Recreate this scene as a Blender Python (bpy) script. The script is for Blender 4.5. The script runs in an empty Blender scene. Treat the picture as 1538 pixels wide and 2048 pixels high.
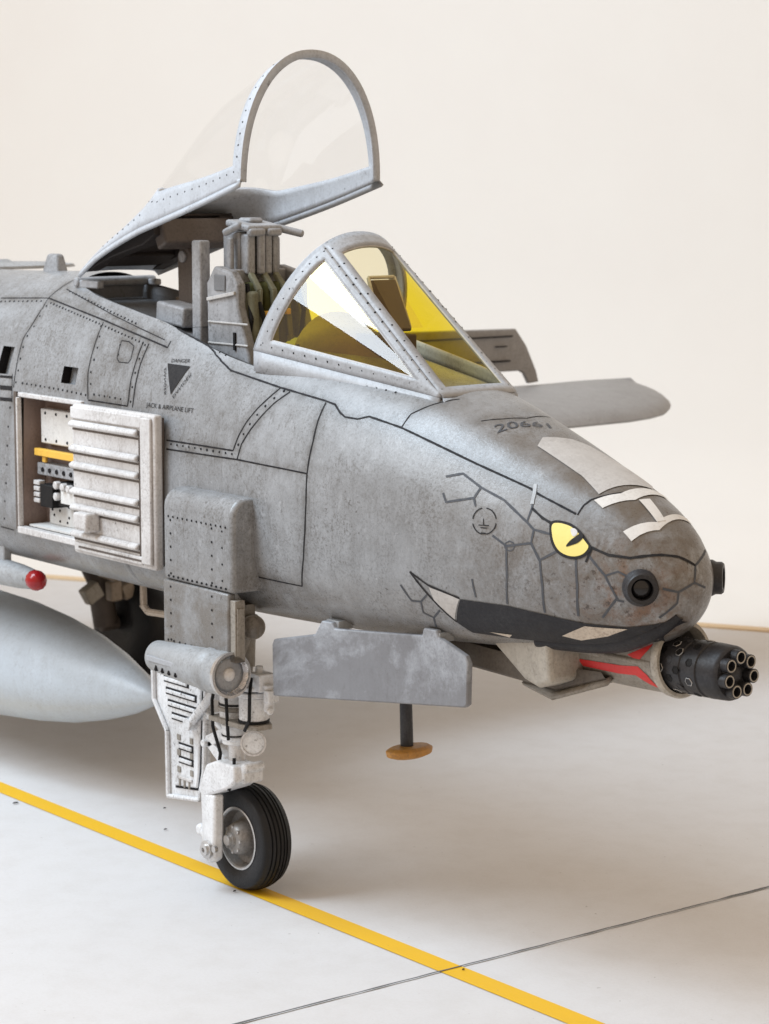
import bpy, bmesh, math, random
from mathutils import Vector, Matrix
from mathutils.bvhtree import BVHTree
random.seed(7)
V = Vector
SC = bpy.context.scene
COL = SC.collection
R = math.radians

# ------------------------------------------------------------------ camera
cam_d = bpy.data.cameras.new("camera")
cam = bpy.data.objects.new("camera", cam_d); COL.objects.link(cam); SC.camera = cam
TH, PI_ = R(37.86), R(7.975)
fh = V((-math.cos(TH), math.sin(TH), 0)); rt = V((math.sin(TH), math.cos(TH), 0)); zz = V((0, 0, 1))
ax = fh * math.cos(PI_) - zz * math.sin(PI_); up = fh * math.sin(PI_) + zz * math.cos(PI_)
m = Matrix((rt, up, -ax)).transposed().to_4x4(); m.translation = V((11.048, -7.621, 4.035))
cam.matrix_world = m
cam_d.sensor_fit = 'HORIZONTAL'; cam_d.sensor_width = 36; cam_d.lens = 36 * 4868 / 1538
cam_d.clip_end = 200
cam_d.dof.use_dof = True; cam_d.dof.focus_distance = 12.4; cam_d.dof.aperture_fstop = 3.6

# ------------------------------------------------------------------ light
w = bpy.data.worlds.new("World"); SC.world = w; w.use_nodes = True
bg = w.node_tree.nodes["Background"]; bg.inputs[0].default_value = (1.0, 0.78, 0.57, 1); bg.inputs[1].default_value = 0.78

def area(name, loc, target, sx, sy, power, col):
    l = bpy.data.lights.new(name, 'AREA'); l.shape = 'RECTANGLE'; l.size = sx; l.size_y = sy
    l.energy = power; l.color = col
    o = bpy.data.objects.new(name, l); COL.objects.link(o); o.location = loc
    o.rotation_euler = (V(target) - V(loc)).to_track_quat('-Z', 'Y').to_euler()
    return o
area("window_light", (-4.6, -6.0, 14.0), (0.3, 0.4, 1.8), 7.0, 7.5, 2200, (0.68, 0.84, 1.0))
area("pane_highlight_light", (-5.2, -10.4, 9.9), (0.6, 0.1, 3.0), 5.0, 5.4, 900, (0.80, 0.90, 1.0))  # second area light, added to put a highlight on the starboard pane

SC.view_settings.view_transform = 'Standard'; SC.view_settings.look = 'None'
SC.view_settings.exposure = -0.06; SC.view_settings.gamma = 1.0; SC.view_settings.use_curve_mapping = False

# ------------------------------------------------------------------ materials
def new_mat(name):
    m = bpy.data.materials.new(name); m.use_nodes = True
    nt = m.node_tree; nt.nodes.clear()
    out = nt.nodes.new('ShaderNodeOutputMaterial')
    b = nt.nodes.new('ShaderNodeBsdfPrincipled'); nt.links.new(b.outputs[0], out.inputs[0])
    return m, nt, b, out
def N(nt, t, **k):
    n = nt.nodes.new(t)
    for a, v in k.items(): setattr(n, a, v)
    return n
def coords(nt, scale=(1, 1, 1)):
    tc = N(nt, 'ShaderNodeTexCoord'); mp = N(nt, 'ShaderNodeMapping'); mp.inputs['Scale'].default_value = scale
    nt.links.new(tc.outputs['Object'], mp.inputs[0]); return mp.outputs[0]
def noise(nt, co, scale, detail=4, rough=.55, dist=0):
    n = N(nt, 'ShaderNodeTexNoise'); n.inputs['Scale'].default_value = scale; n.inputs['Detail'].default_value = detail
    n.inputs['Roughness'].default_value = rough; n.inputs['Distortion'].default_value = dist
    nt.links.new(co, n.inputs['Vector']); return n.outputs['Fac']
def ramp(nt, fac, a, b, lo=0., hi=1.):
    n = N(nt, 'ShaderNodeMapRange'); n.inputs[1].default_value = a; n.inputs[2].default_value = b
    n.inputs[3].default_value = lo; n.inputs[4].default_value = hi
    nt.links.new(fac, n.inputs[0]); return n.outputs[0]
def mul(nt, a, b, op='MULTIPLY'):
    n = N(nt, 'ShaderNodeMath', operation=op)
    for i, v in enumerate((a, b)):
        if isinstance(v, (int, float)): n.inputs[i].default_value = v
        else: nt.links.new(v, n.inputs[i])
    return n.outputs[0]
def mixc(nt, fac, a, b):
    n = N(nt, 'ShaderNodeMix', data_type='RGBA')
    if isinstance(fac, (int, float)): n.inputs[0].default_value = fac
    else: nt.links.new(fac, n.inputs[0])
    for i, v in ((6, a), (7, b)):
        if isinstance(v, tuple): n.inputs[i].default_value = (*v, 1)
        else: nt.links.new(v, n.inputs[i])
    return n.outputs[2]
def bump(nt, b, h, strength, dist=.01):
    n = N(nt, 'ShaderNodeBump'); n.inputs['Strength'].default_value = strength; n.inputs['Distance'].default_value = dist
    nt.links.new(h, n.inputs['Height']); nt.links.new(n.outputs[0], b.inputs['Normal'])

def paint(name, base, dirt, amount=.5, specks=.5, rough=.42, metal=0., extra=None, streak=.35, spec=.5, pale=None, pscale=6.5):
    m, nt, b, out = new_mat(name)
    co = coords(nt); cs = coords(nt, (1, 1, .10))
    big = ramp(nt, noise(nt, co, 1.7, 6, .62, .3), .36, .66)
    mid = ramp(nt, noise(nt, co, 9, 6, .65), .44, .74)
    st = ramp(nt, noise(nt, cs, 15, 5, .65), .50, .76)
    fine = noise(nt, co, 85, 5, .75)
    dens = ramp(nt, noise(nt, co, 3.3, 5, .6, .4), .36, .64, .22, 1.)
    lighter = tuple(min(.88, x * 1.14) for x in base)
    col = mixc(nt, mul(nt, big, amount * .75), lighter, tuple(.58 * x + .42 * y for x, y in zip(base, dirt)))
    if pale: col = mixc(nt, mul(nt, ramp(nt, noise(nt, co, pscale, 7, .7, .4), .46, .60), .85), col, pale)
    col = mixc(nt, mul(nt, mid, amount * .28), col, dirt)
    col = mixc(nt, mul(nt, st, streak * amount), col, dirt)
    col = mixc(nt, mul(nt, mul(nt, ramp(nt, noise(nt, co, 62, 4, .7), .47, .66), dens), .72 * amount), col, dirt)
    col = mixc(nt, mul(nt, mul(nt, ramp(nt, noise(nt, co, 24, 6, .75), .54, .70), dens), .42 * amount), col, dirt)
    sp = ramp(nt, noise(nt, co, 38, 3, .6), .63, .69)
    spm = mul(nt, sp, ramp(nt, noise(nt, co, 3.1, 3, .5), .45, .65))
    col = mixc(nt, mul(nt, spm, specks), col, (.045, .038, .032))
    c2 = coords(nt, (1, 1, .45))
    lf = mul(nt, ramp(nt, noise(nt, c2, 27, 5, .7), .56, .70), ramp(nt, noise(nt, co, 2.6, 4, .6), .38, .62))
    col = mixc(nt, mul(nt, lf, .55 * amount), col, tuple(min(.85, x * 1.55 + .02) for x in base))
    df = mul(nt, ramp(nt, noise(nt, c2, 19, 6, .72, .5), .57, .69), ramp(nt, noise(nt, co, 2.1, 4, .6, .2), .40, .60))
    col = mixc(nt, mul(nt, df, .62 * amount), col, dirt)
    sp2 = ramp(nt, noise(nt, co, 46, 3, .6), .69, .74)
    col = mixc(nt, mul(nt, sp2, specks * .5), col, tuple(min(.8, x * 1.6) for x in base))
    if extra: col = extra(nt, co, col)
    nt.links.new(col, b.inputs['Base Color'])
    nt.links.new(ramp(nt, fine, .3, .7, rough - .08, rough + .14), b.inputs['Roughness'])
    b.inputs['Metallic'].default_value = metal; b.inputs['Specular IOR Level'].default_value = spec
    bump(nt, b, mul(nt, fine, mid, 'ADD'), .12, .006)
    return m
def blob(nt, co, c, r):
    """soft round stain of radius r about point c, broken up by noise"""
    d = N(nt, 'ShaderNodeVectorMath', operation='DISTANCE'); nt.links.new(co, d.inputs[0]); d.inputs[1].default_value = c
    return ramp(nt, d.outputs['Value'], r, r * .25)
def nose_dirt(nt, co, col):
    at = N(nt, 'ShaderNodeAttribute', attribute_name='grime')
    gm = mul(nt, at.outputs['Fac'], ramp(nt, noise(nt, co, 7, 6, .7), .30, .62))
    col = mixc(nt, mul(nt, gm, .85), col, (.065, .06, .055))
    n1 = ramp(nt, noise(nt, co, 8, 8, .74, .8), .38, .60)
    sx = N(nt, 'ShaderNodeSeparateXYZ'); nt.links.new(co, sx.inputs[0])
    top = mul(nt, ramp(nt, sx.outputs[0], 1.0, 2.2), ramp(nt, mul(nt, mul(nt, sx.outputs[2], mul(nt, sx.outputs[0], .22), 'ADD'), 0, 'ADD'), 2.78, 3.02))
    k = mul(nt, top, ramp(nt, noise(nt, co, 4, 6, .65), .3, .6))
    col = mixc(nt, mul(nt, k, .78), col, (.125, .11, .095))
    nm = ramp(nt, sx.outputs[0], 1.6, 2.75)
    col = mixc(nt, mul(nt, mul(nt, nm, n1), .85), col, (.115, .094, .074))
    rust = mul(nt, blob(nt, co, (2.93, .14, 2.03), .36), ramp(nt, noise(nt, co, 12, 6, .7), .45, .62))
    col = mixc(nt, mul(nt, rust, .85), col, (.17, .085, .04))
    spk = ramp(nt, noise(nt, co, 24, 5, .7), .57, .63)
    col = mixc(nt, mul(nt, mul(nt, spk, blob(nt, co, (2.72, .06, 1.96), .6)), .95), col, (.045, .035, .03))
    low = mul(nt, ramp(nt, sx.outputs[2], 2.0, 1.66), ramp(nt, noise(nt, co, 5, 7, .7, .5), .34, .58))
    col = mixc(nt, mul(nt, low, .8), col, (.135, .118, .10))
    return col

M = {}
M['skin'] = paint('aircraft_grey', (.275, .285, .30), (.070, .063, .055), 1.0, .95, .29, extra=nose_dirt, spec=.6)
M['skin2'] = paint('aircraft_grey_clean', (.33, .345, .36), (.12, .11, .10), .75, .5, .38)
M['frame'] = paint('frame_grey', (.36, .375, .40), (.15, .145, .14), .7, .7, .38)
M['pale'] = paint('canopy_frame_grey', (.43, .455, .49), (.22, .215, .22), .6, .6, .42)
M['tank'] = paint('tank_grey', (.44, .49, .54), (.30, .31, .32), .5, .18, .36)
M['door'] = paint('door_two_tone', (.19, .195, .21), (.12, .115, .12), .55, .3, .42, pale=(.45, .48, .525), pscale=1.3)
M['wing'] = paint('wing_grey', (.28, .275, .275), (.17, .16, .15), .7, .4, .5)
M['cream'] = paint('chromate_white', (.60, .59, .585), (.17, .13, .105), .70, .7, .5)
M['white'] = paint('gear_white', (.72, .735, .755), (.17, .15, .135), .72, 1., .40)
M['gun'] = paint('gun_metal', (.014, .014, .017), (.06, .06, .065), .75, .3, .40, metal=.0, spec=.35)
M['black'] = paint('flat_black', (.007, .007, .008), (.016, .015, .014), .5, .2, .55, spec=.25)
M['soot'] = paint('mouth_black', (.012, .012, .015), (.045, .045, .05), .75, .5, .5, spec=.25)
M['brown'] = paint('dark_bronze', (.10, .08, .068), (.035, .028, .025), .7, .3, .5)
M['deck'] = paint('cockpit_deck', (.16, .165, .175), (.07, .065, .06), .7, .4, .5)
M['tan'] = paint('deck_beam', (.33, .27, .21), (.12, .09, .07), .6, .5, .5)
M['seat'] = paint('seat_grey', (.34, .345, .36), (.07, .065, .06), .95, .6, .5)
M['olive'] = paint('olive_cloth', (.085, .088, .02), (.03, .028, .012), .7, .2, .8)
M['strap'] = paint('strap_cloth', (.19, .19, .13), (.07, .065, .035), .7, .2, .8)
M['chin'] = paint('chin_dirty', (.30, .275, .24), (.085, .07, .055), .9, .9, .5)
M['sight'] = paint('sight_brown', (.085, .058, .042), (.035, .025, .018), .6, .2, .6, spec=.3)
M['under'] = paint('canopy_underside', (.032, .026, .024), (.012, .010, .009), .7, .2, .6, spec=.25)
M['trough'] = paint('trough_dark', (.13, .11, .09), (.05, .04, .032), .9, .6, .55)
M['hood'] = paint('hood_brown', (.20, .15, .07), (.10, .075, .03), .6, .2, .7)
M['ring'] = paint('sleeve_ring', (.42, .39, .34), (.12, .10, .08), .8, .8, .5)
M['tyre'] = paint('tyre_rubber', (.006, .006, .0075), (.016, .0155, .0155), .6, .15, .48, streak=0, spec=.35)
M['rim'] = paint('wheel_rim', (.30, .285, .27), (.06, .05, .045), .95, .8, .38, metal=.35)
M['steel'] = paint('bare_steel', (.55, .54, .53), (.2, .17, .15), .6, .4, .3, metal=.8)
M['line'] = paint('panel_wash', (.012, .012, .014), (.04, .038, .038), .5, .0, .6, spec=.15)
M['scale'] = paint('scale_print', (.055, .062, .075), (.12, .12, .125), .8, .0, .55, spec=.25)
M['ink'] = paint('stencil_ink', (.012, .012, .014), (.055, .052, .05), .6, .0, .6, spec=.2)
M['red'] = paint('red_print', (.55, .022, .02), (.35, .02, .018), .4, .1, .45)
M['yellow'] = paint('eye_yellow', (.80, .66, .20), (.68, .55, .16), .3, .05, .45)
M['whitep'] = paint('white_print', (.66, .655, .64), (.38, .36, .34), .55, .25, .5)
M['patch'] = paint('pale_worn_panel', (.47, .46, .45), (.27, .25, .235), .7, .3, .5)
M['tooth'] = paint('worn_teeth', (.62, .55, .46), (.16, .10, .07), .8, .8, .5)
M['ochre'] = paint('ochre_paint', (.42, .20, .035), (.16, .08, .03), .7, .4, .5)
M['gold'] = paint('yellow_rail', (.72, .42, .06), (.4, .25, .06), .4, .1, .45)
M['dark'] = paint('dark_recess', (.012, .011, .012), (.007, .006, .006), .5, .0, .7, spec=.15)
M['bay'] = paint('bay_brown', (.23, .17, .145), (.10, .07, .06), .6, .2, .6)
M['wood'] = paint('pale_wood', (.68, .52, .33), (.55, .40, .24), .5, .0, .6)

def glass(name, tint, refl=1.0, rough=.02, base_op=0., cap=1.):
    m = bpy.data.materials.new(name); m.use_nodes = True; nt = m.node_tree; nt.nodes.clear()
    out = N(nt, 'ShaderNodeOutputMaterial'); t = N(nt, 'ShaderNodeBsdfTransparent'); t.inputs[0].default_value = (*tint, 1)
    g = N(nt, 'ShaderNodeBsdfGlossy'); g.inputs['Roughness'].default_value = rough
    fr = N(nt, 'ShaderNodeFresnel'); fr.inputs['IOR'].default_value = 1.5
    k = mul(nt, mul(nt, fr.outputs[0], refl), base_op, 'ADD'); k = mul(nt, k, cap, 'MINIMUM')
    mx = N(nt, 'ShaderNodeMixShader'); nt.links.new(k, mx.inputs[0]); nt.links.new(t.outputs[0], mx.inputs[1]); nt.links.new(g.outputs[0], mx.inputs[2])
    nt.links.new(mx.outputs[0], out.inputs[0]); return m
M['fglass'] = glass('front_tinted_glass', (.97, .91, .68), .45, .02, cap=.10)
M['pglass'] = glass('port_tinted_glass', (.97, .80, .04), .3, .02, cap=.06)
M['yglass'] = glass('yellow_tinted_glass', (.96, .78, .04), 2.1, .02)
M['cglass'] = glass('clear_glass', (.996, .996, .996), .06, .02)
M['lens'] = glass('lamp_lens', (.97, .96, .96), .9, .03)
def plain(name, col, rough, metal=0., trans=0.):
    m, nt, b, out = new_mat(name); b.inputs['Base Color'].default_value = (*col, 1); b.inputs['Roughness'].default_value = rough
    b.inputs['Metallic'].default_value = metal; b.inputs['Transmission Weight'].default_value = trans
    n = noise(nt, coords(nt), 60, 3); nt.links.new(ramp(nt, n, .3, .7, rough * .7, rough * 1.3), b.inputs['Roughness']); return m
M['mirror'] = plain('lamp_reflector', (.95, .94, .95), .30, .75)
M['redlens'] = plain('red_lens', (.30, .006, .01), .18)
M['eyeglass'] = plain('dark_optic', (.012, .012, .015), .12)

def ground_mat(name, base, dirt, wear=.4):
    m, nt, b, out = new_mat(name); co = coords(nt)
    col = mixc(nt, mul(nt, ramp(nt, noise(nt, co, .5, 6, .6), .35, .7), wear), base, tuple(x * .90 for x in base))
    col = mixc(nt, mul(nt, ramp(nt, noise(nt, co, 4, 7, .7), .45, .75), wear * .6), col, dirt)
    col = mixc(nt, mul(nt, ramp(nt, noise(nt, co, 55, 4, .7), .45, .8), wear * .55), col, dirt)
    sp = mul(nt, ramp(nt, noise(nt, co, 24, 2, .5), .725, .76), ramp(nt, noise(nt, co, 1.3, 3, .5), .45, .6))
    col = mixc(nt, mul(nt, sp, .6), col, (.2, .18, .16))
    nt.links.new(col, b.inputs['Base Color']); b.inputs['Roughness'].default_value = .62; b.inputs['Specular IOR Level'].default_value = .35
    bump(nt, b, noise(nt, co, 60, 5, .7), .15, .01); return m
M['concrete'] = ground_mat('painted_concrete', (.66, .655, .66), (.50, .47, .44), .42)
M['yline'] = ground_mat('yellow_road_paint', (.80, .47, .012), (.62, .38, .05), .3)
M['joint'] = ground_mat('joint_fill', (.10, .10, .10), (.2, .2, .2))
m, nt, b, out = new_mat('cream_paper'); co = coords(nt)
nt.links.new(mixc(nt, ramp(nt, noise(nt, co, 1.2, 5, .6), .3, .7), (.85, .845, .825), (.84, .83, .81)), b.inputs['Base Color']); b.inputs['Roughness'].default_value = .9
bump(nt, b, noise(nt, co, 30, 4, .6), .05, .01)
M['paper'] = m

# ------------------------------------------------------------------ mesh helpers
def basis(d):
    d = V(d).normalized(); a = V((0, 0, 1)) if abs(d.z) < .9 else V((1, 0, 0))
    u = d.cross(a).normalized(); v = d.cross(u).normalized(); return d, u, v
class MB:
    def __init__(s): s.v = []; s.f = []
    def add(s, vs, fs):
        o = len(s.v); s.v += [V(p) for p in vs]; s.f += [tuple(i + o for i in f) for f in fs]; return s
    def box(s, c, d, rot=None):
        c = V(c); h = V(d) / 2; vs = []
        for x in (-1, 1):
            for y in (-1, 1):
                for z in (-1, 1):
                    p = V((x * h.x, y * h.y, z * h.z)); p = rot @ p if rot else p; vs.append(c + p)
        return s.add(vs, [(0, 1, 3, 2), (4, 6, 7, 5), (0, 4, 5, 1), (2, 3, 7, 6), (0, 2, 6, 4), (1, 5, 7, 3)])
    def span(s, a, b): return s.box((V(a) + V(b)) / 2, [abs(x - y) for x, y in zip(a, b)])
    def lathe(s, p, d, prof, seg=24, squash=(1, 1), cap=True):
        """prof: (distance along d, radius)"""
        d, u, v = basis(d); p = V(p); vs = []; fs = []
        for t, r in prof:
            for k in range(seg):
                a = 2 * math.pi * k / seg; vs.append(p + d * t + (u * math.cos(a) * squash[0] + v * math.sin(a) * squash[1]) * r)
        n = len(prof)
        for i in range(n - 1):
            for k in range(seg):
                k2 = (k + 1) % seg; fs.append((i * seg + k, i * seg + k2, (i + 1) * seg + k2, (i + 1) * seg + k))
        if cap:
            fs.append(tuple(reversed(range(seg)))); fs.append(tuple((n - 1) * seg + k for k in range(seg)))
        return s.add(vs, fs)
    def cyl(s, a, b, r, r2=None, seg=16):
        a = V(a); b = V(b); L = (b - a).length
        return s.lathe(a, b - a, [(0, r), (L, r if r2 is None else r2)], seg)
    def prism(s, poly, o, u, v, n):
        """poly in (u,v) about o, extruded along vector n"""
        o = V(o); u = V(u); v = V(v); n = V(n); k = len(poly)
        a = [o + u * x + v * y for x, y in poly]
        return s.add(a + [p + n for p in a], [tuple(range(k)), tuple(reversed(range(k, 2 * k)))] + [(i, i + k, (i + 1) % k + k, (i + 1) % k) for i in range(k)])
    def tube(s, pts, r, seg=8):
        pts = [V(p) for p in pts]
        for i in range(len(pts) - 1): s.cyl(pts[i], pts[i + 1], r, None, seg)
        return s
    def grid(s, fn, nu, nv, closed=False):
        vs = [fn(i / (nu - 1), j / (nv - 1)) for i in range(nu) for j in range(nv)]
        return s.add(vs, [(i * nv + j, (i + 1) * nv + j, (i + 1) * nv + j + 1, i * nv + j + 1) for i in range(nu - 1) for j in range(nv - 1)])
    def build(s, name, mat, parent, bevel=0., smooth=30, solid=0., label=None, seg=2):
        me = bpy.data.meshes.new(name); me.from_pydata([tuple(p) for p in s.v], [], s.f); me.update()
        bm = bmesh.new(); bm.from_mesh(me); bmesh.ops.remove_doubles(bm, verts=bm.verts, dist=1e-5)
        bmesh.ops.recalc_face_normals(bm, faces=bm.faces); bm.to_mesh(me); bm.free()
        me.materials.append(M[mat] if isinstance(mat, str) else mat)
        if smooth:
            me.shade_smooth(); me.set_sharp_from_angle(angle=R(smooth))
        o = bpy.data.objects.new(name, me); COL.objects.link(o)
        if parent: o.parent = parent
        if solid:
            md = o.modifiers.new('thickness', 'SOLIDIFY'); md.thickness = solid; md.offset = 0
        if bevel:
            md = o.modifiers.new('edges', 'BEVEL'); md.width = bevel; md.segments = seg; md.limit_method = 'ANGLE'; md.angle_limit = R(40)
        if label: o['label'] = label
        return o
def empty(name, loc, label, cat):
    o = bpy.data.objects.new(name, None); COL.objects.link(o); o.location = loc; o.empty_display_size = .2
    o['label'] = label; o['category'] = cat; return o
def lerp_tab(tab, x):
    """smooth (monotone cubic) interpolation of a table of (x, a, b, ...) rows"""
    n = len(tab); x = max(tab[0][0], min(tab[-1][0], x)); i = 0
    while i < n - 2 and x > tab[i + 1][0]: i += 1
    def slope(j, c):
        if j == 0 or j == n - 1: 
            k = 0 if j == 0 else n - 2
            return (tab[k + 1][c] - tab[k][c]) / (tab[k + 1][0] - tab[k][0])
        d0 = (tab[j][c] - tab[j - 1][c]) / (tab[j][0] - tab[j - 1][0]); d1 = (tab[j + 1][c] - tab[j][c]) / (tab[j + 1][0] - tab[j][0])
        return 0 if d0 * d1 <= 0 else 2 * d0 * d1 / (d0 + d1)
    h = tab[i + 1][0] - tab[i][0]; t = (x - tab[i][0]) / h; r = []
    for c in range(1, len(tab[0])):
        a, b = tab[i][c], tab[i + 1][c]; m0, m1 = slope(i, c) * h, slope(i + 1, c) * h
        r.append((2 * t**3 - 3 * t * t + 1) * a + (t**3 - 2 * t * t + t) * m0 + (-2 * t**3 + 3 * t * t) * b + (t**3 - t * t) * m1)
    return r

# ================================================================== SETTING
def structure(o): o['kind'] = 'structure'; return o
# base board: its far edge runs slantwise behind the aircraft
e0 = V((-4.139, 7.699, 0)); ed = (V((-3.552, 8.028, 0)) - e0).normalized(); en = V((-ed.y, ed.x, 0))
fl = MB(); A_, B_ = e0 - ed * 30, e0 + ed * 30
jx = 1.803; jw = .006
quad = lambda a, b, c, d: [tuple(a), tuple(b), tuple(c), tuple(d)]
fl.add([A_, B_, B_ - en * 45, A_ - en * 45, *[p + V((0, 0, -.35)) for p in (A_, B_, B_ - en * 45, A_ - en * 45)]],
       [(0, 1, 2, 3), (4, 7, 6, 5), (0, 4, 5, 1), (1, 5, 6, 2), (2, 6, 7, 3), (3, 7, 4, 0)])
floor = structure(fl.build('ground', 'concrete', None, smooth=0))
wd = MB(); wd.add([A_ + en * .004 + V((0, 0, -.3)), B_ + en * .004 + V((0, 0, -.3)), B_ + en * .16 + V((0, 0, -.3)), A_ + en * .16 + V((0, 0, -.3)),
                   A_ + en * .004 + V((0, 0, .015)), B_ + en * .004 + V((0, 0, .015)), B_ + en * .16 + V((0, 0, .015)), A_ + en * .16 + V((0, 0, .015))],
                  [(0, 1, 2, 3), (4, 7, 6, 5), (0, 4, 5, 1), (1, 5, 6, 2), (2, 6, 7, 3), (3, 7, 4, 0)])
# (edge trim of the board)
structure(wd.build('board_edge', 'wood', None, smooth=0))
yl = MB(); yl.add([(-14, -.075, .004), (14, -.075, .004), (14, .065, .004), (-14, .065, .004)], [(0, 1, 2, 3)])
structure(yl.build('painted_line', 'yline', None, smooth=0))
jn = MB(); random.seed(3)
ys = [-9 + .12 * i for i in range(140)]
vs = []; fs = []
for i, y in enumerate(ys):
    o = random.uniform(-.0035, .0035); wj = random.uniform(.0045, .0095)
    vs += [(jx + o - wj, y, .0075), (jx + o + wj, y, .0075)]
    if i: fs.append((2 * i - 2, 2 * i - 1, 2 * i + 1, 2 * i))
jn.add(vs, fs); structure(jn.build('ground_joint', 'joint', None, smooth=0))
# cream paper backdrop: a low cove rising to a wall
bd = MB(); prof = [(0.17, -.1), (1.6, -.1), (2.6, .05), (3.2, .5), (3.6, 1.3), (3.75, 3), (3.8, 22)]
def bfn(i, j):
    k = min(int(j * (len(prof) - 1) + 1e-6), len(prof) - 1); d, z = prof[k]
    return e0 + ed * (-40 + 80 * i) + en * d + V((0, 0, z))
bd.grid(bfn, 2, len(prof)); structure(bd.build('backdrop', 'paper', None, smooth=80))
# dark chips of paint lying on the ground
ch = MB(); random.seed(21)
for x, y, r in ((-2.80, -.135, .022), (-2.45, -.135, .024), (-1.75, .55, .012), (-1.32, .28, .014), (.02, -.12, .012), (1.86, .03, .010), (-2.3, 1.1, .012)):
    ch.lathe((x, y, .0085), (0, 0, 1), [(0, r), (.006, r * .6)], 7, (1, .4))
o = ch.build('ground_specks', 'ink', None); o['kind'] = 'stuff'; o['label'] = 'small dark specks scattered on the pale ground'

# ================================================================== AIRCRAFT
YC = .42
jet = empty('attack_jet', (0, 0, 0), 'weathered grey attack jet with raised canopy, snake face nose and rotary gun', 'aircraft')
# x, z top, z bottom, z of greatest width, half width, exponent above, exponent below
FUS = [(-9, 3.33, 1.60, 2.25, .60, 2.2, 3.8), (-3.2, 3.385, 1.55, 2.25, .63, 2.2, 3.9), (-2.05, 3.41, 1.55, 2.25, .63, 2.2, 3.9),
       (-.93, 3.39, 1.55, 2.25, .63, 2.4, 3.8), (-.06, 3.19, 1.56, 2.25, .63, 2.4, 3.6), (.5, 3.10, 1.57, 2.24, .625, 2.35, 3.2),
       (1.0, 3.02, 1.59, 2.22, .605, 2.3, 2.9), (1.5, 2.93, 1.62, 2.20, .56, 2.25, 2.6), (2.0, 2.775, 1.66, 2.16, .485, 2.2, 2.4),
       (2.4, 2.635, 1.70, 2.13, .41, 2.15, 2.3), (2.7, 2.52, 1.745, 2.11, .335, 2.1, 2.2), (2.89, 2.415, 1.82, 2.11, .262, 2.1, 2.1),
       (3.00, 2.31, 1.89, 2.12, .193, 2.0, 2.0), (3.065, 2.22, 1.97, 2.12, .12, 2.0, 2.0), (3.095, 2.14, 2.08, 2.11, .03, 2.0, 2.0)]
def fpt(x, a, side=-1):
    """a: 0 top, pi/2 widest, pi bottom"""
    zt, zb, zm, hw, nt_, nb_ = lerp_tab(FUS, x)
    s, c = abs(math.sin(a)), math.cos(a)
    if c >= 0: return V((x, YC + side * hw * s ** (2 / nt_), zm + (zt - zm) * c ** (2 / nt_)))
    return V((x, YC + side * hw * s ** (2 / nb_), zm - (zm - zb) * (-c) ** (2 / nb_)))
def ang_z(x, z):
    lo, hi = 0, math.pi
    for _ in range(40):
        md = (lo + hi) / 2
        if fpt(x, md).z > z: lo = md
        else: hi = md
    return (lo + hi) / 2
def ang_y(x, half):
    lo, hi = 0, math.pi / 2
    for _ in range(40):
        md = (lo + hi) / 2
        if YC - fpt(x, md).y < half: lo = md
        else: hi = md
    return (lo + hi) / 2
CK0, CK1 = -2.09, .16
def sill(x): return lerp_tab([(-9, .255), (-2.09, .255), (-1.7, .325), (-1.3, .38), (-.9, .418), (-.5, .434), (.16, .437), (.8, .36), (1.49, .24), (3.2, .2)], x)[0]
BAY = (-2.18, -1.43, 1.835, 2.665)
holes = [(-2.18, -1.43, 1.835, 2.665), (-1.735, -1.56, 2.768, 2.868), (-2.53, -2.385, 2.775, 2.945)]
xs = sorted(set([round(-9 + .5 * i, 4) for i in range(11)] + [round(-4 + .1 * i, 4) for i in range(14)] + [round(-2.62 + .024 * i, 4) for i in range(110)] + [round(.03 * i, 4) for i in range(1, 98)] +
                [2.97, 3.0, 3.02, 3.04, 3.052, 3.062, 3.072, 3.08, 3.087, 3.092, CK0, CK1] + [h[k] for h in holes for k in (0, 1)]))
xs = [x for i, x in enumerate(xs) if i == 0 or x - xs[i - 1] > .0015]
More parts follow.
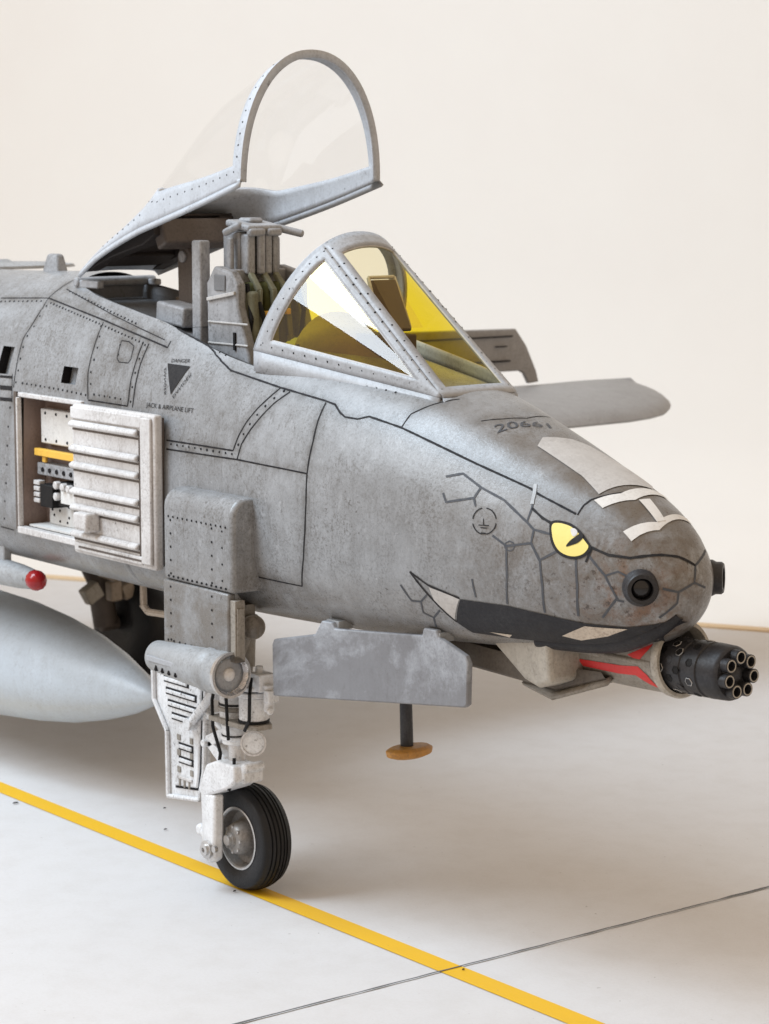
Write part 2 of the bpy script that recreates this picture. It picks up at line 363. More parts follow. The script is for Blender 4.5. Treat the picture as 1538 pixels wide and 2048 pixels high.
def build_fuselage():
    mb = MB()
    for side in (-1, 1):
        rows = []
        for x in xs:
            hw = lerp_tab(FUS, x)[3]; a0 = ang_y(x, min(sill(x), hw * .75))
            az = [ang_z(x, z) for z in ((2.945, 2.868, 2.775, 2.768, 2.665, 1.835) if x < -1 else ())]
            base = [a0 * i / 8 for i in range(9)] 
            if x < -1: rest = sorted(az + [a0 + (az[0] - a0) * i / 12 for i in range(1, 12)] + [az[1] + (az[2] - az[1]) * i / 3 for i in (1, 2)] +
                                     [az[3] + (az[4] - az[3]) * i / 3 for i in (1, 2)] + [az[4] + (az[5] - az[4]) * i / 26 for i in range(1, 26)] +
                                     [az[5] + (math.pi - az[5]) * i / 24 for i in range(1, 25)])
            else:
                rest = [a0 + (math.pi - a0) * i / 84 for i in range(1, 85)]
            rows.append([fpt(x, a, side) for a in base + rest])
        for i in range(len(xs) - 1):
            r0, r1 = rows[i], rows[i + 1]; xm = (xs[i] + xs[i + 1]) / 2
            same = len(r0) == len(r1)
            n = len(r0) - 1
            if not same:   # bridge of two different row layouts
                mb2 = [p for p in r0] + [p for p in r1]
                o = len(r0); fs = [(k, o + k, o + k + 1, k + 1) for k in range(8)]; a = b = 8
                while a < len(r0) - 1 or b < len(r1) - 1:
                    if b == len(r1) - 1 or (a < len(r0) - 1 and (a + 1) / len(r0) <= (b + 1) / len(r1)): fs.append((a, a + 1, o + b)); a += 1
                    else: fs.append((a, o + b + 1, o + b)); b += 1
                if CK0 < xm < CK1: fs = [f for f in fs if not all((q < 9 if q < o else q - o < 9) for q in f)]
                mb.add(mb2, fs); continue
            for j in range(n):
                if CK0 < xm < CK1 and j < 8: continue
                zm = (r0[j].z + r0[j + 1].z + r1[j].z + r1[j + 1].z) / 4
                if side < 0 and any(h[0] < xm < h[1] and h[2] < zm < h[3] for h in holes): continue
                mb.add([r0[j], r1[j], r1[j + 1], r0[j + 1]], [(0, 1, 2, 3)])
    tip = [fpt(xs[-1], math.pi * k / 24, s) for s in (-1, 1) for k in (range(0, 25) if s < 0 else range(23, 0, -1))]
    mb.add(tip, [tuple(range(len(tip)))])
    return mb
fmb = build_fuselage()
fus = fmb.build('fuselage', 'skin', jet, smooth=50)
BV = BVHTree.FromPolygons([v.co for v in fus.data.vertices], [tuple(p.vertices) for p in fus.data.polygons])
def proj_side(x, z, off=.002, y0=-4):
    h = BV.ray_cast(V((x, y0, z)), V((0, 1, 0)))
    if h[0] is None: return None
    n = h[1] if h[1].y < 0 else -h[1]
    return h[0] + n * off
def proj_top(x, y, off=.002):
    h = BV.ray_cast(V((x, y, 8)), V((0, 0, -1)))
    if h[0] is None: return None
    n = h[1] if h[1].z > 0 else -h[1]
    return h[0] + n * off
#@@DECALS
PANEL_LINES = [
    (0.011, [(-1.517, 0.980, 2.868), (-0.060, -0.058, 2.944), (0.176, -0.057, 2.913), (0.404, -0.054, 2.882), (0.603, -0.048, 2.860), (0.794, -0.039, 2.838), (0.871, -0.037, 2.825), (0.936, -0.053, 2.789), (0.986, -0.059, 2.770), (1.080, -0.048, 2.766), (1.148, -0.025, 2.783), (1.392, -0.008, 2.745), (1.582, 0.002, 2.700), (1.758, 0.020, 2.654), (1.926, 0.041, 2.608), (2.104, 0.066, 2.562), (2.276, 0.092, 2.516), (2.334, 0.096, 2.492), (2.561, 0.130, 2.420)]),
    (0.009, [(2.570, 0.131, 2.416), (2.574, 0.166, 2.459), (2.590, 0.202, 2.486), (2.669, 0.316, 2.517), (2.708, 0.437, 2.516), (2.686, 0.586, 2.479)]),
    (0.008, [(1.395, -0.008, 2.745), (1.400, 0.050, 2.811), (1.474, 0.134, 2.860), (1.559, 0.238, 2.888)]),
    (0.009, [(0.406, -0.056, 2.880), (0.347, -0.096, 2.821), (0.288, -0.128, 2.762), (0.228, -0.156, 2.688), (0.185, -0.177, 2.615), (0.150, -0.193, 2.528), (-0.171, -0.196, 2.529), (-0.506, -0.199, 2.529)]),
    (0.009, [(0.495, -0.057, 2.865), (0.416, -0.099, 2.805), (0.346, -0.136, 2.732), (0.278, -0.165, 2.652), (0.220, -0.185, 2.570), (0.195, -0.198, 2.484)]),
    (0.009, [(-0.501, -0.203, 2.479), (-0.262, -0.202, 2.481), (-0.029, -0.201, 2.482), (0.195, -0.198, 2.484), (0.410, -0.194, 2.478), (0.618, -0.189, 2.473), (0.815, -0.179, 2.466)]),
    (0.01, [(0.800, -0.043, 2.830), (0.803, -0.098, 2.739), (0.816, -0.140, 2.632), (0.815, -0.166, 2.539), (0.815, -0.179, 2.466), (0.823, -0.193, 2.319), (0.815, -0.194, 2.169), (0.793, -0.189, 2.017), (0.737, -0.158, 1.856)]),
    (0.007, [(0.363, -0.175, 1.857), (0.737, -0.158, 1.856)]),
    (0.007, [(-2.260, 0.069, 3.250), (-2.249, 0.022, 3.193), (-2.273, -0.045, 3.085), (-2.314, -0.083, 3.004), (-2.311, -0.123, 2.897), (-2.301, -0.152, 2.796), (-2.294, -0.173, 2.701)]),
    (0.007, [(-2.848, 0.059, 3.226), (-2.548, 0.064, 3.238), (-2.260, 0.069, 3.250)]),
    (0.007, [(-2.260, 0.069, 3.250), (-2.218, 0.147, 3.321), (-2.184, 0.210, 3.361)]),
    (0.01, [(-2.260, 0.069, 3.250), (-1.854, 0.025, 3.201), (-1.465, -0.017, 3.154), (-1.162, -0.048, 3.112), (-0.882, -0.068, 3.071), (-0.678, -0.074, 3.037), (-0.672, -0.054, 3.073)]),
    (0.006, [(-2.142, 0.130, 3.308), (-1.742, 0.059, 3.245), (-1.375, 0.001, 3.184), (-1.031, -0.039, 3.129), (-0.729, -0.057, 3.076)]),
    (0.008, [(-1.454, -0.025, 3.143), (-1.447, -0.086, 3.024), (-1.445, -0.124, 2.921), (-1.438, -0.147, 2.845), (-1.389, -0.179, 2.696)]),
    (0.009, [(-0.930, -0.076, 3.057), (-0.939, -0.119, 2.952), (-0.949, -0.152, 2.840), (-0.941, -0.176, 2.728), (-0.943, -0.183, 2.688)]),
    (0.009, [(-0.867, -0.078, 3.049), (-0.887, -0.125, 2.932), (-0.892, -0.158, 2.815), (-0.888, -0.175, 2.732), (-0.888, -0.183, 2.684)]),
    (0.009, [(-1.387, -0.180, 2.690), (-0.943, -0.183, 2.688)]),
    (0.007, [(-2.478, -0.181, 1.806), (-2.313, -0.180, 1.803)]),
    (0.007, [(-2.334, -0.155, 2.781), (-2.290, -0.187, 2.611)]),
    (0.006, [(1.784, 0.192, 2.797), (1.851, 0.279, 2.807), (1.900, 0.392, 2.808), (1.862, 0.584, 2.797)]),
    (0.006, [(-1.165, -0.079, 3.050), (-1.081, -0.080, 3.049), (-1.011, -0.090, 3.027), (-1.002, -0.118, 2.954), (-1.021, -0.126, 2.930), (-1.120, -0.126, 2.929), (-1.153, -0.119, 2.950), (-1.165, -0.079, 3.050)]),
]
SCALE_LINES = [
    (0.014, [(1.789, -0.037, 2.536), (1.880, -0.003, 2.557), (2.011, 0.003, 2.501), (2.163, 0.021, 2.454), (2.325, 0.028, 2.363), (2.373, 0.031, 2.332), (2.477, 0.054, 2.318)]),
    (0.014, [(1.798, -0.063, 2.457), (1.828, -0.068, 2.415), (1.989, -0.023, 2.449), (2.011, 0.003, 2.501)]),
    (0.013, [(1.989, -0.023, 2.449), (2.011, -0.031, 2.410)]),
    (0.013, [(2.325, 0.028, 2.363), (2.329, 0.056, 2.429), (2.313, 0.082, 2.484)]),
    (0.014, [(2.141, -0.032, 2.282), (2.231, -0.019, 2.240), (2.239, -0.022, 2.099), (2.220, -0.001, 1.952)]),
    (0.014, [(2.231, -0.019, 2.240), (2.371, 0.015, 2.268), (2.373, 0.031, 2.332)]),
    (0.015, [(2.371, 0.015, 2.268), (2.432, 0.019, 2.188), (2.448, 0.023, 2.065), (2.438, 0.048, 1.936)]),
    (0.014, [(2.432, 0.019, 2.193), (2.525, 0.050, 2.247)]),
    (0.015, [(2.627, 0.073, 2.220), (2.643, 0.069, 2.084), (2.628, 0.092, 1.941)]),
    (0.014, [(2.679, 0.095, 2.248), (2.784, 0.115, 2.154), (2.841, 0.140, 2.052), (2.753, 0.131, 1.948)]),
    (0.012, [(2.840, 0.141, 2.043), (2.872, 0.156, 2.038)]),
    (0.012, [(2.784, 0.115, 2.154), (2.843, 0.142, 2.178), (2.891, 0.161, 2.159)]),
    (0.013, [(2.991, 0.565, 2.258), (3.070, 0.420, 2.208), (3.092, 0.393, 2.133), (3.071, 0.314, 2.094), (3.028, 0.252, 2.111)]),
    (0.012, [(3.092, 0.393, 2.133), (3.089, 0.470, 2.101)]),
    (0.012, [(3.071, 0.314, 2.094), (3.063, 0.314, 2.041), (2.992, 0.268, 1.967)]),
    (0.013, [(1.526, -0.116, 1.966), (1.575, -0.084, 1.888), (1.641, -0.075, 1.891), (1.699, -0.083, 1.935)]),
    (0.012, [(1.641, -0.075, 1.891), (1.624, -0.046, 1.829), (1.680, -0.023, 1.809), (1.752, -0.042, 1.860)]),
    (0.012, [(1.680, -0.023, 1.809), (1.644, 0.023, 1.750)]),
    (0.013, [(2.018, -0.057, 2.054), (2.026, -0.038, 1.963)]),
    (0.008, [(2.278, -0.009, 2.245), (2.271, -0.012, 2.227), (2.251, -0.017, 2.218), (2.229, -0.021, 2.223), (2.219, -0.022, 2.239), (2.226, -0.018, 2.256), (2.246, -0.013, 2.265), (2.267, -0.009, 2.260), (2.278, -0.009, 2.245)]),
]
INK_LINES = [
    (0.013, [(2.329, 0.056, 2.429), (2.402, 0.059, 2.389), (2.461, 0.068, 2.368)]),
    (0.013, [(2.695, 0.109, 2.277), (2.786, 0.134, 2.250), (2.885, 0.178, 2.244), (2.991, 0.279, 2.262), (3.034, 0.347, 2.251), (3.070, 0.420, 2.208)]),
    (0.012, [(2.697, 0.107, 2.270), (2.691, 0.097, 2.242), (2.681, 0.087, 2.208)]),
    (0.011, [(1.607, -0.119, 2.044), (1.720, -0.094, 1.988), (1.915, -0.051, 1.944)]),
    (0.012, [(1.607, -0.119, 2.044), (1.731, -0.070, 1.913), (1.828, 0.005, 1.807)]),
    (0.006, [(2.152, -0.019, 2.342), (2.151, -0.021, 2.331), (2.148, -0.024, 2.320), (2.142, -0.027, 2.311), (2.135, -0.030, 2.302), (2.126, -0.033, 2.295), (2.116, -0.036, 2.289), (2.104, -0.039, 2.285)]),
    (0.006, [(2.079, -0.044, 2.283), (2.067, -0.046, 2.284), (2.055, -0.048, 2.288), (2.044, -0.049, 2.293), (2.034, -0.050, 2.300), (2.025, -0.050, 2.309), (2.018, -0.050, 2.318), (2.013, -0.049, 2.328)]),
    (0.006, [(2.009, -0.046, 2.350), (2.010, -0.044, 2.361), (2.013, -0.041, 2.372), (2.018, -0.037, 2.381), (2.025, -0.034, 2.390), (2.033, -0.030, 2.397), (2.043, -0.026, 2.402), (2.053, -0.023, 2.406)]),
    (0.006, [(2.077, -0.017, 2.408), (2.090, -0.015, 2.406), (2.102, -0.013, 2.403), (2.113, -0.012, 2.398), (2.124, -0.012, 2.391), (2.133, -0.012, 2.383), (2.141, -0.013, 2.373), (2.146, -0.015, 2.363)]),
    (0.005, [(2.072, -0.032, 2.357), (2.079, -0.037, 2.326)]),
    (0.005, [(2.049, -0.043, 2.324), (2.112, -0.030, 2.327)]),
    (0.005, [(2.063, -0.043, 2.313), (2.102, -0.035, 2.314)]),
    (0.009, [(2.070, -0.045, 2.287), (2.101, -0.039, 2.287)]),
]
PALE_LINES = [
    (0.02, [(2.288, 0.113, 2.537), (2.307, 0.091, 2.500), (2.321, 0.063, 2.447)]),
]
RIVET_ROWS = [
    (0.044, [(-2.188, 0.045, 3.222), (-1.482, -0.032, 3.130), (-0.893, -0.082, 3.042)]),
    (0.055, [(-2.816, 0.041, 3.206), (-2.299, 0.052, 3.230)]),
    (0.075, [(-2.218, 0.030, 3.203), (-2.237, -0.044, 3.087), (-2.284, -0.083, 3.005), (-2.281, -0.122, 2.898), (-2.271, -0.152, 2.798), (-2.275, -0.168, 2.723)]),
    (0.075, [(-1.460, -0.038, 3.119), (-1.407, -0.086, 3.026), (-1.405, -0.124, 2.924), (-1.409, -0.147, 2.847), (-1.369, -0.170, 2.750)]),
    (0.055, [(-2.192, -0.166, 2.735), (-1.730, -0.170, 2.728), (-1.418, -0.175, 2.717)]),
    (0.06, [(-1.327, -0.175, 2.727), (-0.989, -0.177, 2.722)]),
    (0.085, [(-0.901, -0.084, 3.039), (-0.917, -0.123, 2.939), (-0.923, -0.155, 2.827), (-0.915, -0.180, 2.707)]),
    (0.07, [(0.445, -0.061, 2.867), (0.372, -0.101, 2.807), (0.311, -0.134, 2.742), (0.254, -0.161, 2.669), (0.201, -0.181, 2.590), (0.172, -0.195, 2.511)]),
    (0.06, [(-0.457, -0.200, 2.511), (-0.148, -0.198, 2.510), (0.149, -0.195, 2.509)]),
    (0.12, [(-2.308, -0.192, 2.576), (-2.329, -0.210, 2.246), (-2.355, -0.209, 2.054), (-2.410, -0.192, 1.856)]),
    (0.05, [(-2.074, 0.115, 3.296), (-1.392, 0.011, 3.198), (-1.046, -0.029, 3.145)]),
    (0.06, [(-1.164, -0.091, 3.025), (-1.148, -0.115, 2.962)]),
    (0.07, [(-1.368, 0.975, 2.889), (0.454, 0.039, 2.980), (0.855, 0.074, 2.941), (1.229, 0.113, 2.900)]),
]
SIDE_SHAPES = [
    ('ink', 2, [(2.446, 2.377), (2.484, 2.386), (2.528, 2.382), (2.569, 2.374), (2.628, 2.342), (2.676, 2.299), (2.702, 2.276), (2.681, 2.238), (2.649, 2.221), (2.613, 2.213), (2.565, 2.218), (2.522, 2.236), (2.484, 2.274), (2.460, 2.329)]),
    ('yellow', 3, [(2.461, 2.368), (2.497, 2.374), (2.536, 2.369), (2.571, 2.360), (2.618, 2.333), (2.661, 2.299), (2.686, 2.279), (2.667, 2.246), (2.638, 2.232), (2.607, 2.227), (2.568, 2.232), (2.532, 2.247), (2.500, 2.278), (2.476, 2.324)]),
    ('ink', 4, [(2.561, 2.265), (2.579, 2.297), (2.604, 2.319), (2.627, 2.341), (2.647, 2.320), (2.628, 2.292), (2.597, 2.279)]),
    ('whitep', 4, [(2.564, 2.354), (2.587, 2.356), (2.607, 2.343), (2.608, 2.326), (2.594, 2.316), (2.578, 2.328)]),
    ('patch', 1, [(1.724, 1.978), (1.914, 1.942), (1.825, 1.820), (1.738, 1.914)]),
    ('ink', 2, [(-0.622, 2.951), (-0.412, 2.946), (-0.519, 2.784)]),
    ('soot', 2, [(1.920, 1.940), (2.218, 1.944), (2.455, 1.925), (2.648, 1.908), (2.851, 1.909), (2.946, 1.928), (3.040, 1.956), (3.047, 1.943), (2.968, 1.886), (2.913, 1.834), (2.681, 1.787), (2.493, 1.777), (2.152, 1.759), (1.881, 1.755), (1.828, 1.807)]),
    ('tooth', 3, [(2.479, 1.823), (2.645, 1.895), (2.847, 1.901), (2.737, 1.853), (2.573, 1.811)]),
    ('tooth', 3, [(2.012, 1.779), (2.153, 1.783), (2.117, 1.763)]),
    ('line', 1, [(-2.487, 2.765), (-2.335, 2.769), (-2.330, 2.754), (-2.482, 2.750)]),
    ('line', 1, [(-2.467, 2.704), (-2.315, 2.708), (-2.307, 2.681), (-2.459, 2.677)]),
    ('line', 1, [(-2.447, 2.631), (-2.295, 2.636), (-2.291, 2.614), (-2.442, 2.609)]),
]
TOP_SHAPES = [
    ('patch', 2, [(2.103, 0.320), (2.167, 0.461), (2.231, 0.517), (2.584, 0.605), (2.674, 0.522), (2.602, 0.239), (2.459, 0.260), (2.142, 0.253)]),
    ('whitep', 2, [(2.604, 0.206), (2.674, 0.311), (2.686, 0.587), (2.722, 0.591), (2.746, 0.338), (2.665, 0.205)]),
    ('whitep', 2, [(2.812, 0.201), (2.894, 0.338), (2.858, 0.568), (2.883, 0.590), (2.925, 0.324), (2.865, 0.205)]),
    ('whitep', 3, [(2.755, 0.353), (2.767, 0.413), (2.903, 0.384), (2.894, 0.338)]),
]
def ribbon(mb, pts, wd, off, bv=None, step=.02):
    bv = bv or BV; P = [V(pts[0])]
    for a, b in zip(pts, pts[1:]):
        a = V(a); b = V(b); n = max(1, int((b - a).length / step)); P += [a + (b - a) * (k / n) for k in range(1, n + 1)]
    S_ = []
    for p in P:
        h = bv.find_nearest(p); n = h[1]
        if (h[0] - V((min(max(h[0].x, -3), 2.3), YC, 2.2))).dot(n) < 0: n = -n
        S_.append((h[0], n))
    vs = []; fs = []
    for i, (p, n) in enumerate(S_):
        t = (S_[min(i + 1, len(S_) - 1)][0] - S_[max(i - 1, 0)][0])
        if t.length < 1e-6: t = V((1, 0, 0))
        sd = n.cross(t).normalized() * wd * .5 * random.uniform(.82, 1.15)
        for q in (p + sd, p - sd): vs.append(q + n * off)
        if i: fs.append((2 * i - 2, 2 * i - 1, 2 * i + 1, 2 * i))
    mb.add(vs, fs)
def fill2d(mb, poly, off, proj, step=.045):
    bm = bmesh.new(); f = bm.faces.new([bm.verts.new((x, y, 0)) for x, y in poly])
    bmesh.ops.triangulate(bm, faces=bm.faces[:])
    for ax_ in (0, 1):
        lo = min(p[ax_] for p in poly); hi = max(p[ax_] for p in poly); k = lo + step * .37
        while k < hi:
            co = [0, 0, 0]; co[ax_] = k; no = [0, 0, 0]; no[ax_] = 1
            bmesh.ops.bisect_plane(bm, geom=bm.verts[:] + bm.edges[:] + bm.faces[:], plane_co=co, plane_no=no, dist=1e-6); k += step
    bm.verts.index_update(); vs = [proj(v.co.x, v.co.y, off) for v in bm.verts]
    fs = [tuple(v.index for v in f.verts) for f in bm.faces]; bm.free()
    ok = [f for f in fs if all(vs[i] is not None for i in f)]
    mb.add([v if v is not None else V((0, 0, 0)) for v in vs], ok)
def smooth_poly(p, it=2):
    for _ in range(it):
        q = []
        for i in range(len(p)):
            a, b = p[i], p[(i + 1) % len(p)]
            q += [(a[0] * .75 + b[0] * .25, a[1] * .75 + b[1] * .25), (a[0] * .25 + b[0] * .75, a[1] * .25 + b[1] * .75)]
        p = q
    return p
def text2d(txt, w_, h_):
    """outline text as triangles in a w_ x h_ box"""
    cu = bpy.data.curves.new('t', 'FONT'); cu.body = txt; cu.resolution_u = 3
    o = bpy.data.objects.new('t', cu); COL.objects.link(o); bpy.context.view_layer.update()
    me = o.to_mesh(); bm = bmesh.new(); bm.from_mesh(me); bmesh.ops.triangulate(bm, faces=bm.faces[:])
    xs_ = [v.co.x for v in bm.verts]; ys_ = [v.co.y for v in bm.verts]; bm.verts.index_update()
    x0, x1, y0, y1 = min(xs_), max(xs_), min(ys_), max(ys_)
    vs = [((v.co.x - x0) / (x1 - x0) * w_, (v.co.y - y0) / (y1 - y0) * h_) for v in bm.verts]; fs = [tuple(v.index for v in f.verts) for f in bm.faces]
    bm.free(); o.to_mesh_clear(); bpy.data.objects.remove(o); bpy.data.curves.remove(cu); return vs, fs
def text_on(name, txt, p0, p1, h_, proj, mat='ink', flip=1):
    """text running from p0 to p1 (in the projection's 2D plane)"""
    p0 = V((*p0, 0)); p1 = V((*p1, 0)); u = (p1 - p0); L = u.length; u /= L; v = V((-u.y, u.x, 0)) * flip
    vs, fs = text2d(txt, L, h_); P = [p0 + u * a + v * b for a, b in vs]
    mb = MB(); mb.add([proj(p.x, p.y, .0035) or V((0, 0, 0)) for p in P], fs); return mb.build(name, mat, fus, smooth=0)

random.seed(11)
# pigment wash that settled along the seams and rivet rows: a vertex value read by the skin paint
from mathutils.kdtree import KDTree
SP = []
for wd_, pts in [(a, b) for a, b in PANEL_LINES] + [(.4, b) for a, b in RIVET_ROWS]:
    for a, b in zip(pts, pts[1:]):
        a = V(a); b = V(b); n = max(1, int((b - a).length / .012)); SP += [(a + (b - a) * (k / n), .45 if wd_ == .4 else 1.) for k in range(n + 1)]
kd = KDTree(len(SP))
for i_, (q_, w_) in enumerate(SP): kd.insert(q_, i_)
kd.balance()
at_ = fus.data.attributes.new('grime', 'FLOAT', 'POINT'); vals = []
for v_ in fus.data.vertices:
    c_, i_, d_ = kd.find(v_.co); vals.append(math.exp(-(d_ / .034) ** 1.3) * SP[i_][1])
at_.data.foreach_set('value', vals)
for wd_, pts in PANEL_LINES:
    mb = MB(); ribbon(mb, pts, wd_ * 1.0, .0016); mb.build('panel_seam', 'line', fus)
for wd_, pts in SCALE_LINES:
    mb = MB(); ribbon(mb, pts, wd_ * .88, .0022); mb.build('scale_line', 'scale', fus)
for wd_, pts in INK_LINES:
    mb = MB(); ribbon(mb, pts, wd_, .0028); mb.build('ink_line', 'ink', fus)
for wd_, pts in PALE_LINES:
    mb = MB(); ribbon(mb, pts, wd_, .0034); mb.build('pale_stroke', 'skin2', fus)
SIDE_NAMES = ['eye_outline', 'eye', 'pupil', 'eye_highlight', 'mouth_corner', 'warning_triangle', 'mouth', 'teeth', 'tooth', 'stripe', 'stripe', 'stripe']
for nm, (mt, lay, poly) in zip(SIDE_NAMES, SIDE_SHAPES):
    mb = MB(); fill2d(mb, smooth_poly(poly) if nm.startswith(('eye', 'pupil')) else poly, .0016 * lay + .001, proj_side, .03); mb.build(nm, mt, fus)
for nm, (mt, lay, poly) in zip(['worn_panel', 'white_bar', 'white_bar', 'white_bar'], TOP_SHAPES):
    mb = MB(); fill2d(mb, poly, .0016 * lay + .001, proj_top, .03); mb.build(nm, mt, fus)
text_on('serial_number', '20661', (1.915, .185), (2.03, .445), .060, proj_top, 'scale')
text_on('lift_stencil', 'JACK & AIRPLANE LIFT', (-.745, 2.69), (-.275, 2.69), .034, proj_side)
text_on('danger_stencil', 'DANGER', (-.595, 2.958), (-.432, 2.965), .020, proj_side)
text_on('danger_stencil', 'DANGER', (-.622, 2.925), (-.562, 2.78), .020, proj_side, flip=-1)
text_on('danger_stencil', 'DANGER', (-.50, 2.775), (-.385, 2.915), .020, proj_side, flip=-1)
rv = MB()
def rivet(mb, p, n, r, h=.003, seg=6):
    mb.lathe(V(p) - V(n) * .002, n, [(0, r), (h + .002, r * .75)], seg)
for sp, pts in RIVET_ROWS:
    L = 0
    for a, b in zip(pts, pts[1:]):
        a = V(a); b = V(b); d = (b - a).length
        while L < d:
            h = BV.find_nearest(a + (b - a) * (L / d)); n = h[1] if (h[0] - V((min(h[0].x, 2), YC, 2.2))).dot(h[1]) > 0 else -h[1]
            rivet(rv, h[0], n, random.uniform(.0072, .0102)); L += sp
        L -= d
o = rv.build('rivets', 'line', fus); o['kind'] = 'stuff'
# the two stub sensors on the nose, the square scoops and a raised inspection plate
for s_ in (-1, 1):
    p = V((2.93, YC + s_ * .215, 2.11)); d = V((.78, s_ * .61, .02)).normalized()
    mb = MB(); mb.lathe(p, d, [(-.05, .085), (.03, .088), (.045, .08), (.05, .078), (.075, .078), (.085, .07), (.085, .052), (.03, .05), (.02, .001)], 28, cap=False)
    k = mb.build('nose_sensor', 'gun', jet, smooth=40)
    mb = MB(); mb.lathe(p, d, [(.04, .051), (.052, .04), (.058, .02), (.059, .0005)], 24, cap=False); mb.build('optic', 'eyeglass', k)
for (x0, x1, z0, z1) in holes[1:]:
    a, b, c, d = (proj_side(x0 - .006, z0 - .006, 0), proj_side(x1 + .006, z0 - .006, 0), proj_side(x1 + .006, z1 + .006, 0), proj_side(x0 - .006, z1 + .006, 0))
    ins = V((0, .065, 0)); a2, b2, c2, d2 = (q + ins for q in (a, b, c, d))
    mb = MB(); mb.add([a, b, c, d, a2, b2, c2, d2], [(4, 5, 6, 7), (0, 1, 5, 4), (1, 2, 6, 5)]); k = mb.build('scoop_recess', 'skin', fus, smooth=0)
    mb = MB(); mb.add([a, d, d2, a2, c, c2], [(0, 1, 2, 3), (1, 4, 5, 2)]); mb.build('scoop_wall', 'dark', fus, smooth=0)

# ------------------------------------------------------------------ cockpit well
def part(name, mat, parent=None, **k):
    """decorator-free shortcut: part('x','mat')(lambda b: ...)"""
    def run(fn):
        b = MB(); fn(b); return b.build(name, mat, parent or jet, **k)
    return run
def edge_ring(x, inset, drop):
    h = sill(x) - inset; a = ang_y(x, sill(x)); z = fpt(x, a).z - drop; return h, z
def well(b):
    st = [CK0 + .01, -1.8, -1.5, -1.2, -.8]
    rows = []
    for x in st + [-.79, -.3, .16, .7, 1.3]:
        h, z = edge_ring(x, .012, .002)
        fl_ = z - .085 if x <= -.8 else 2.35
        hh = h - (.02 if x <= -.8 else .05)
        rows.append([V((x, YC - h, z)), V((x, YC - h + .015, z - .05)), V((x, YC - hh, fl_)), V((x, YC + hh, fl_)), V((x, YC + h - .015, z - .05)), V((x, YC + h, z))])
    for r0, r1 in zip(rows, rows[1:]):
        for j in range(5): b.add([r0[j], r0[j + 1], r1[j + 1], r1[j]], [(0, 1, 2, 3)])
    b.add(rows[0], [tuple(range(6))]); b.add(rows[-1], [tuple(range(6))])
cock = part('cockpit_well', 'deck', smooth=0)(well)
random.seed(5)
def deckrivets(b):
    for i in range(26):
        x = -1.8 + .04 * i; h, z = edge_ring(x, .07, .07); b.lathe((x, YC - h + .02, z - .02), (0, 0, 1), [(0, .007), (.012, .005)], 6)
        if i % 2: b.lathe((x, YC - h + .10, z - .02), (0, 0, 1), [(0, .007), (.012, .005)], 6)
o = part('deck_rivets', 'whitep', cock)(deckrivets); o['kind'] = 'stuff'
part('coaming_beam', 'tan', cock, bevel=.008)(lambda b: [b.add([(x, YC + edge_ring(x, .05, 0)[0], edge_ring(x, .05, 0)[1] + dz) for x in (-1.7, -.6) for dz in (-.14, -.02)] +
     [(x, YC + edge_ring(x, .1, 0)[0], edge_ring(x, .1, 0)[1] + dz) for x in (-1.7, -.6) for dz in (-.14, -.02)], [(0, 1, 3, 2), (4, 6, 7, 5), (1, 5, 7, 3), (0, 2, 6, 4), (0, 4, 5, 1), (2, 3, 7, 6)])])
for i in range(9):
    part('lightening_hole', 'dark', cock)(lambda b: b.lathe((-1.45 + .09 * i, YC + edge_ring(-1.45 + .09 * i, .1, 0)[0] + .004, edge_ring(-1.45 + .09 * i, .1, 0)[1] - .075), (0, -1, 0), [(0, .02), (.008, .02)], 8))
part('deck_box', 'seat', cock, bevel=.015)(lambda b: b.box((-1.05, .26, 3.20), (.30, .16, .12), Matrix.Rotation(R(6), 3, 'Y')))
part('side_console', 'deck', cock, bevel=.01)(lambda b: (b.span((-.5, .02, 2.4), (1.0, .13, 2.72)), b.span((-.5, .71, 2.4), (1.0, .82, 2.72))))

# instrument coaming and gun sight under the windshield
def shroud(b):
    def fn(i, j):
        x = .26 + .72 * i; a = math.pi * j; hw = .33 - .13 * i; top = 3.27 - .27 * i; lo = 2.72
        return V((x, YC - hw * math.cos(a) * (1 if True else 0), lo + (top - lo) * math.sin(a) ** .62))
    b.grid(fn, 10, 20)
    b.add([fn(0, j / 19) for j in range(20)], [tuple(range(20))])
sh = part('instrument_hood', 'hood', smooth=50)(shroud)
part('instrument_panel', 'black', sh, bevel=.01)(lambda b: b.span((.26, YC - .28, 2.6), (.295, YC + .28, 3.1)))
hud = part('gun_sight', 'sight', bevel=.008)(lambda b: (b.span((.58, YC - .10, 2.98), (.86, YC + .10, 3.17)), b.prism([(-.10, 0), (.10, 0), (.085, .30), (-.085, .30)], (.80, YC, 3.18), (0, 1, 0), (-.42, 0, .9), (.02, 0, .01)),
     ))
part('sight_frame', 'cream', hud, bevel=.004)(lambda b: b.tube([(.80, YC - .10, 3.20), (.675, YC - .088, 3.47), (.675, YC + .088, 3.47), (.80, YC + .10, 3.20)], .011))
part('combiner_glass', 'fglass', hud, smooth=0)(lambda b: b.add([(.70, YC - .075, 3.46), (.70, YC + .075, 3.46), (.93, YC + .085, 3.21), (.93, YC - .085, 3.21)], [(0, 1, 2, 3)]))

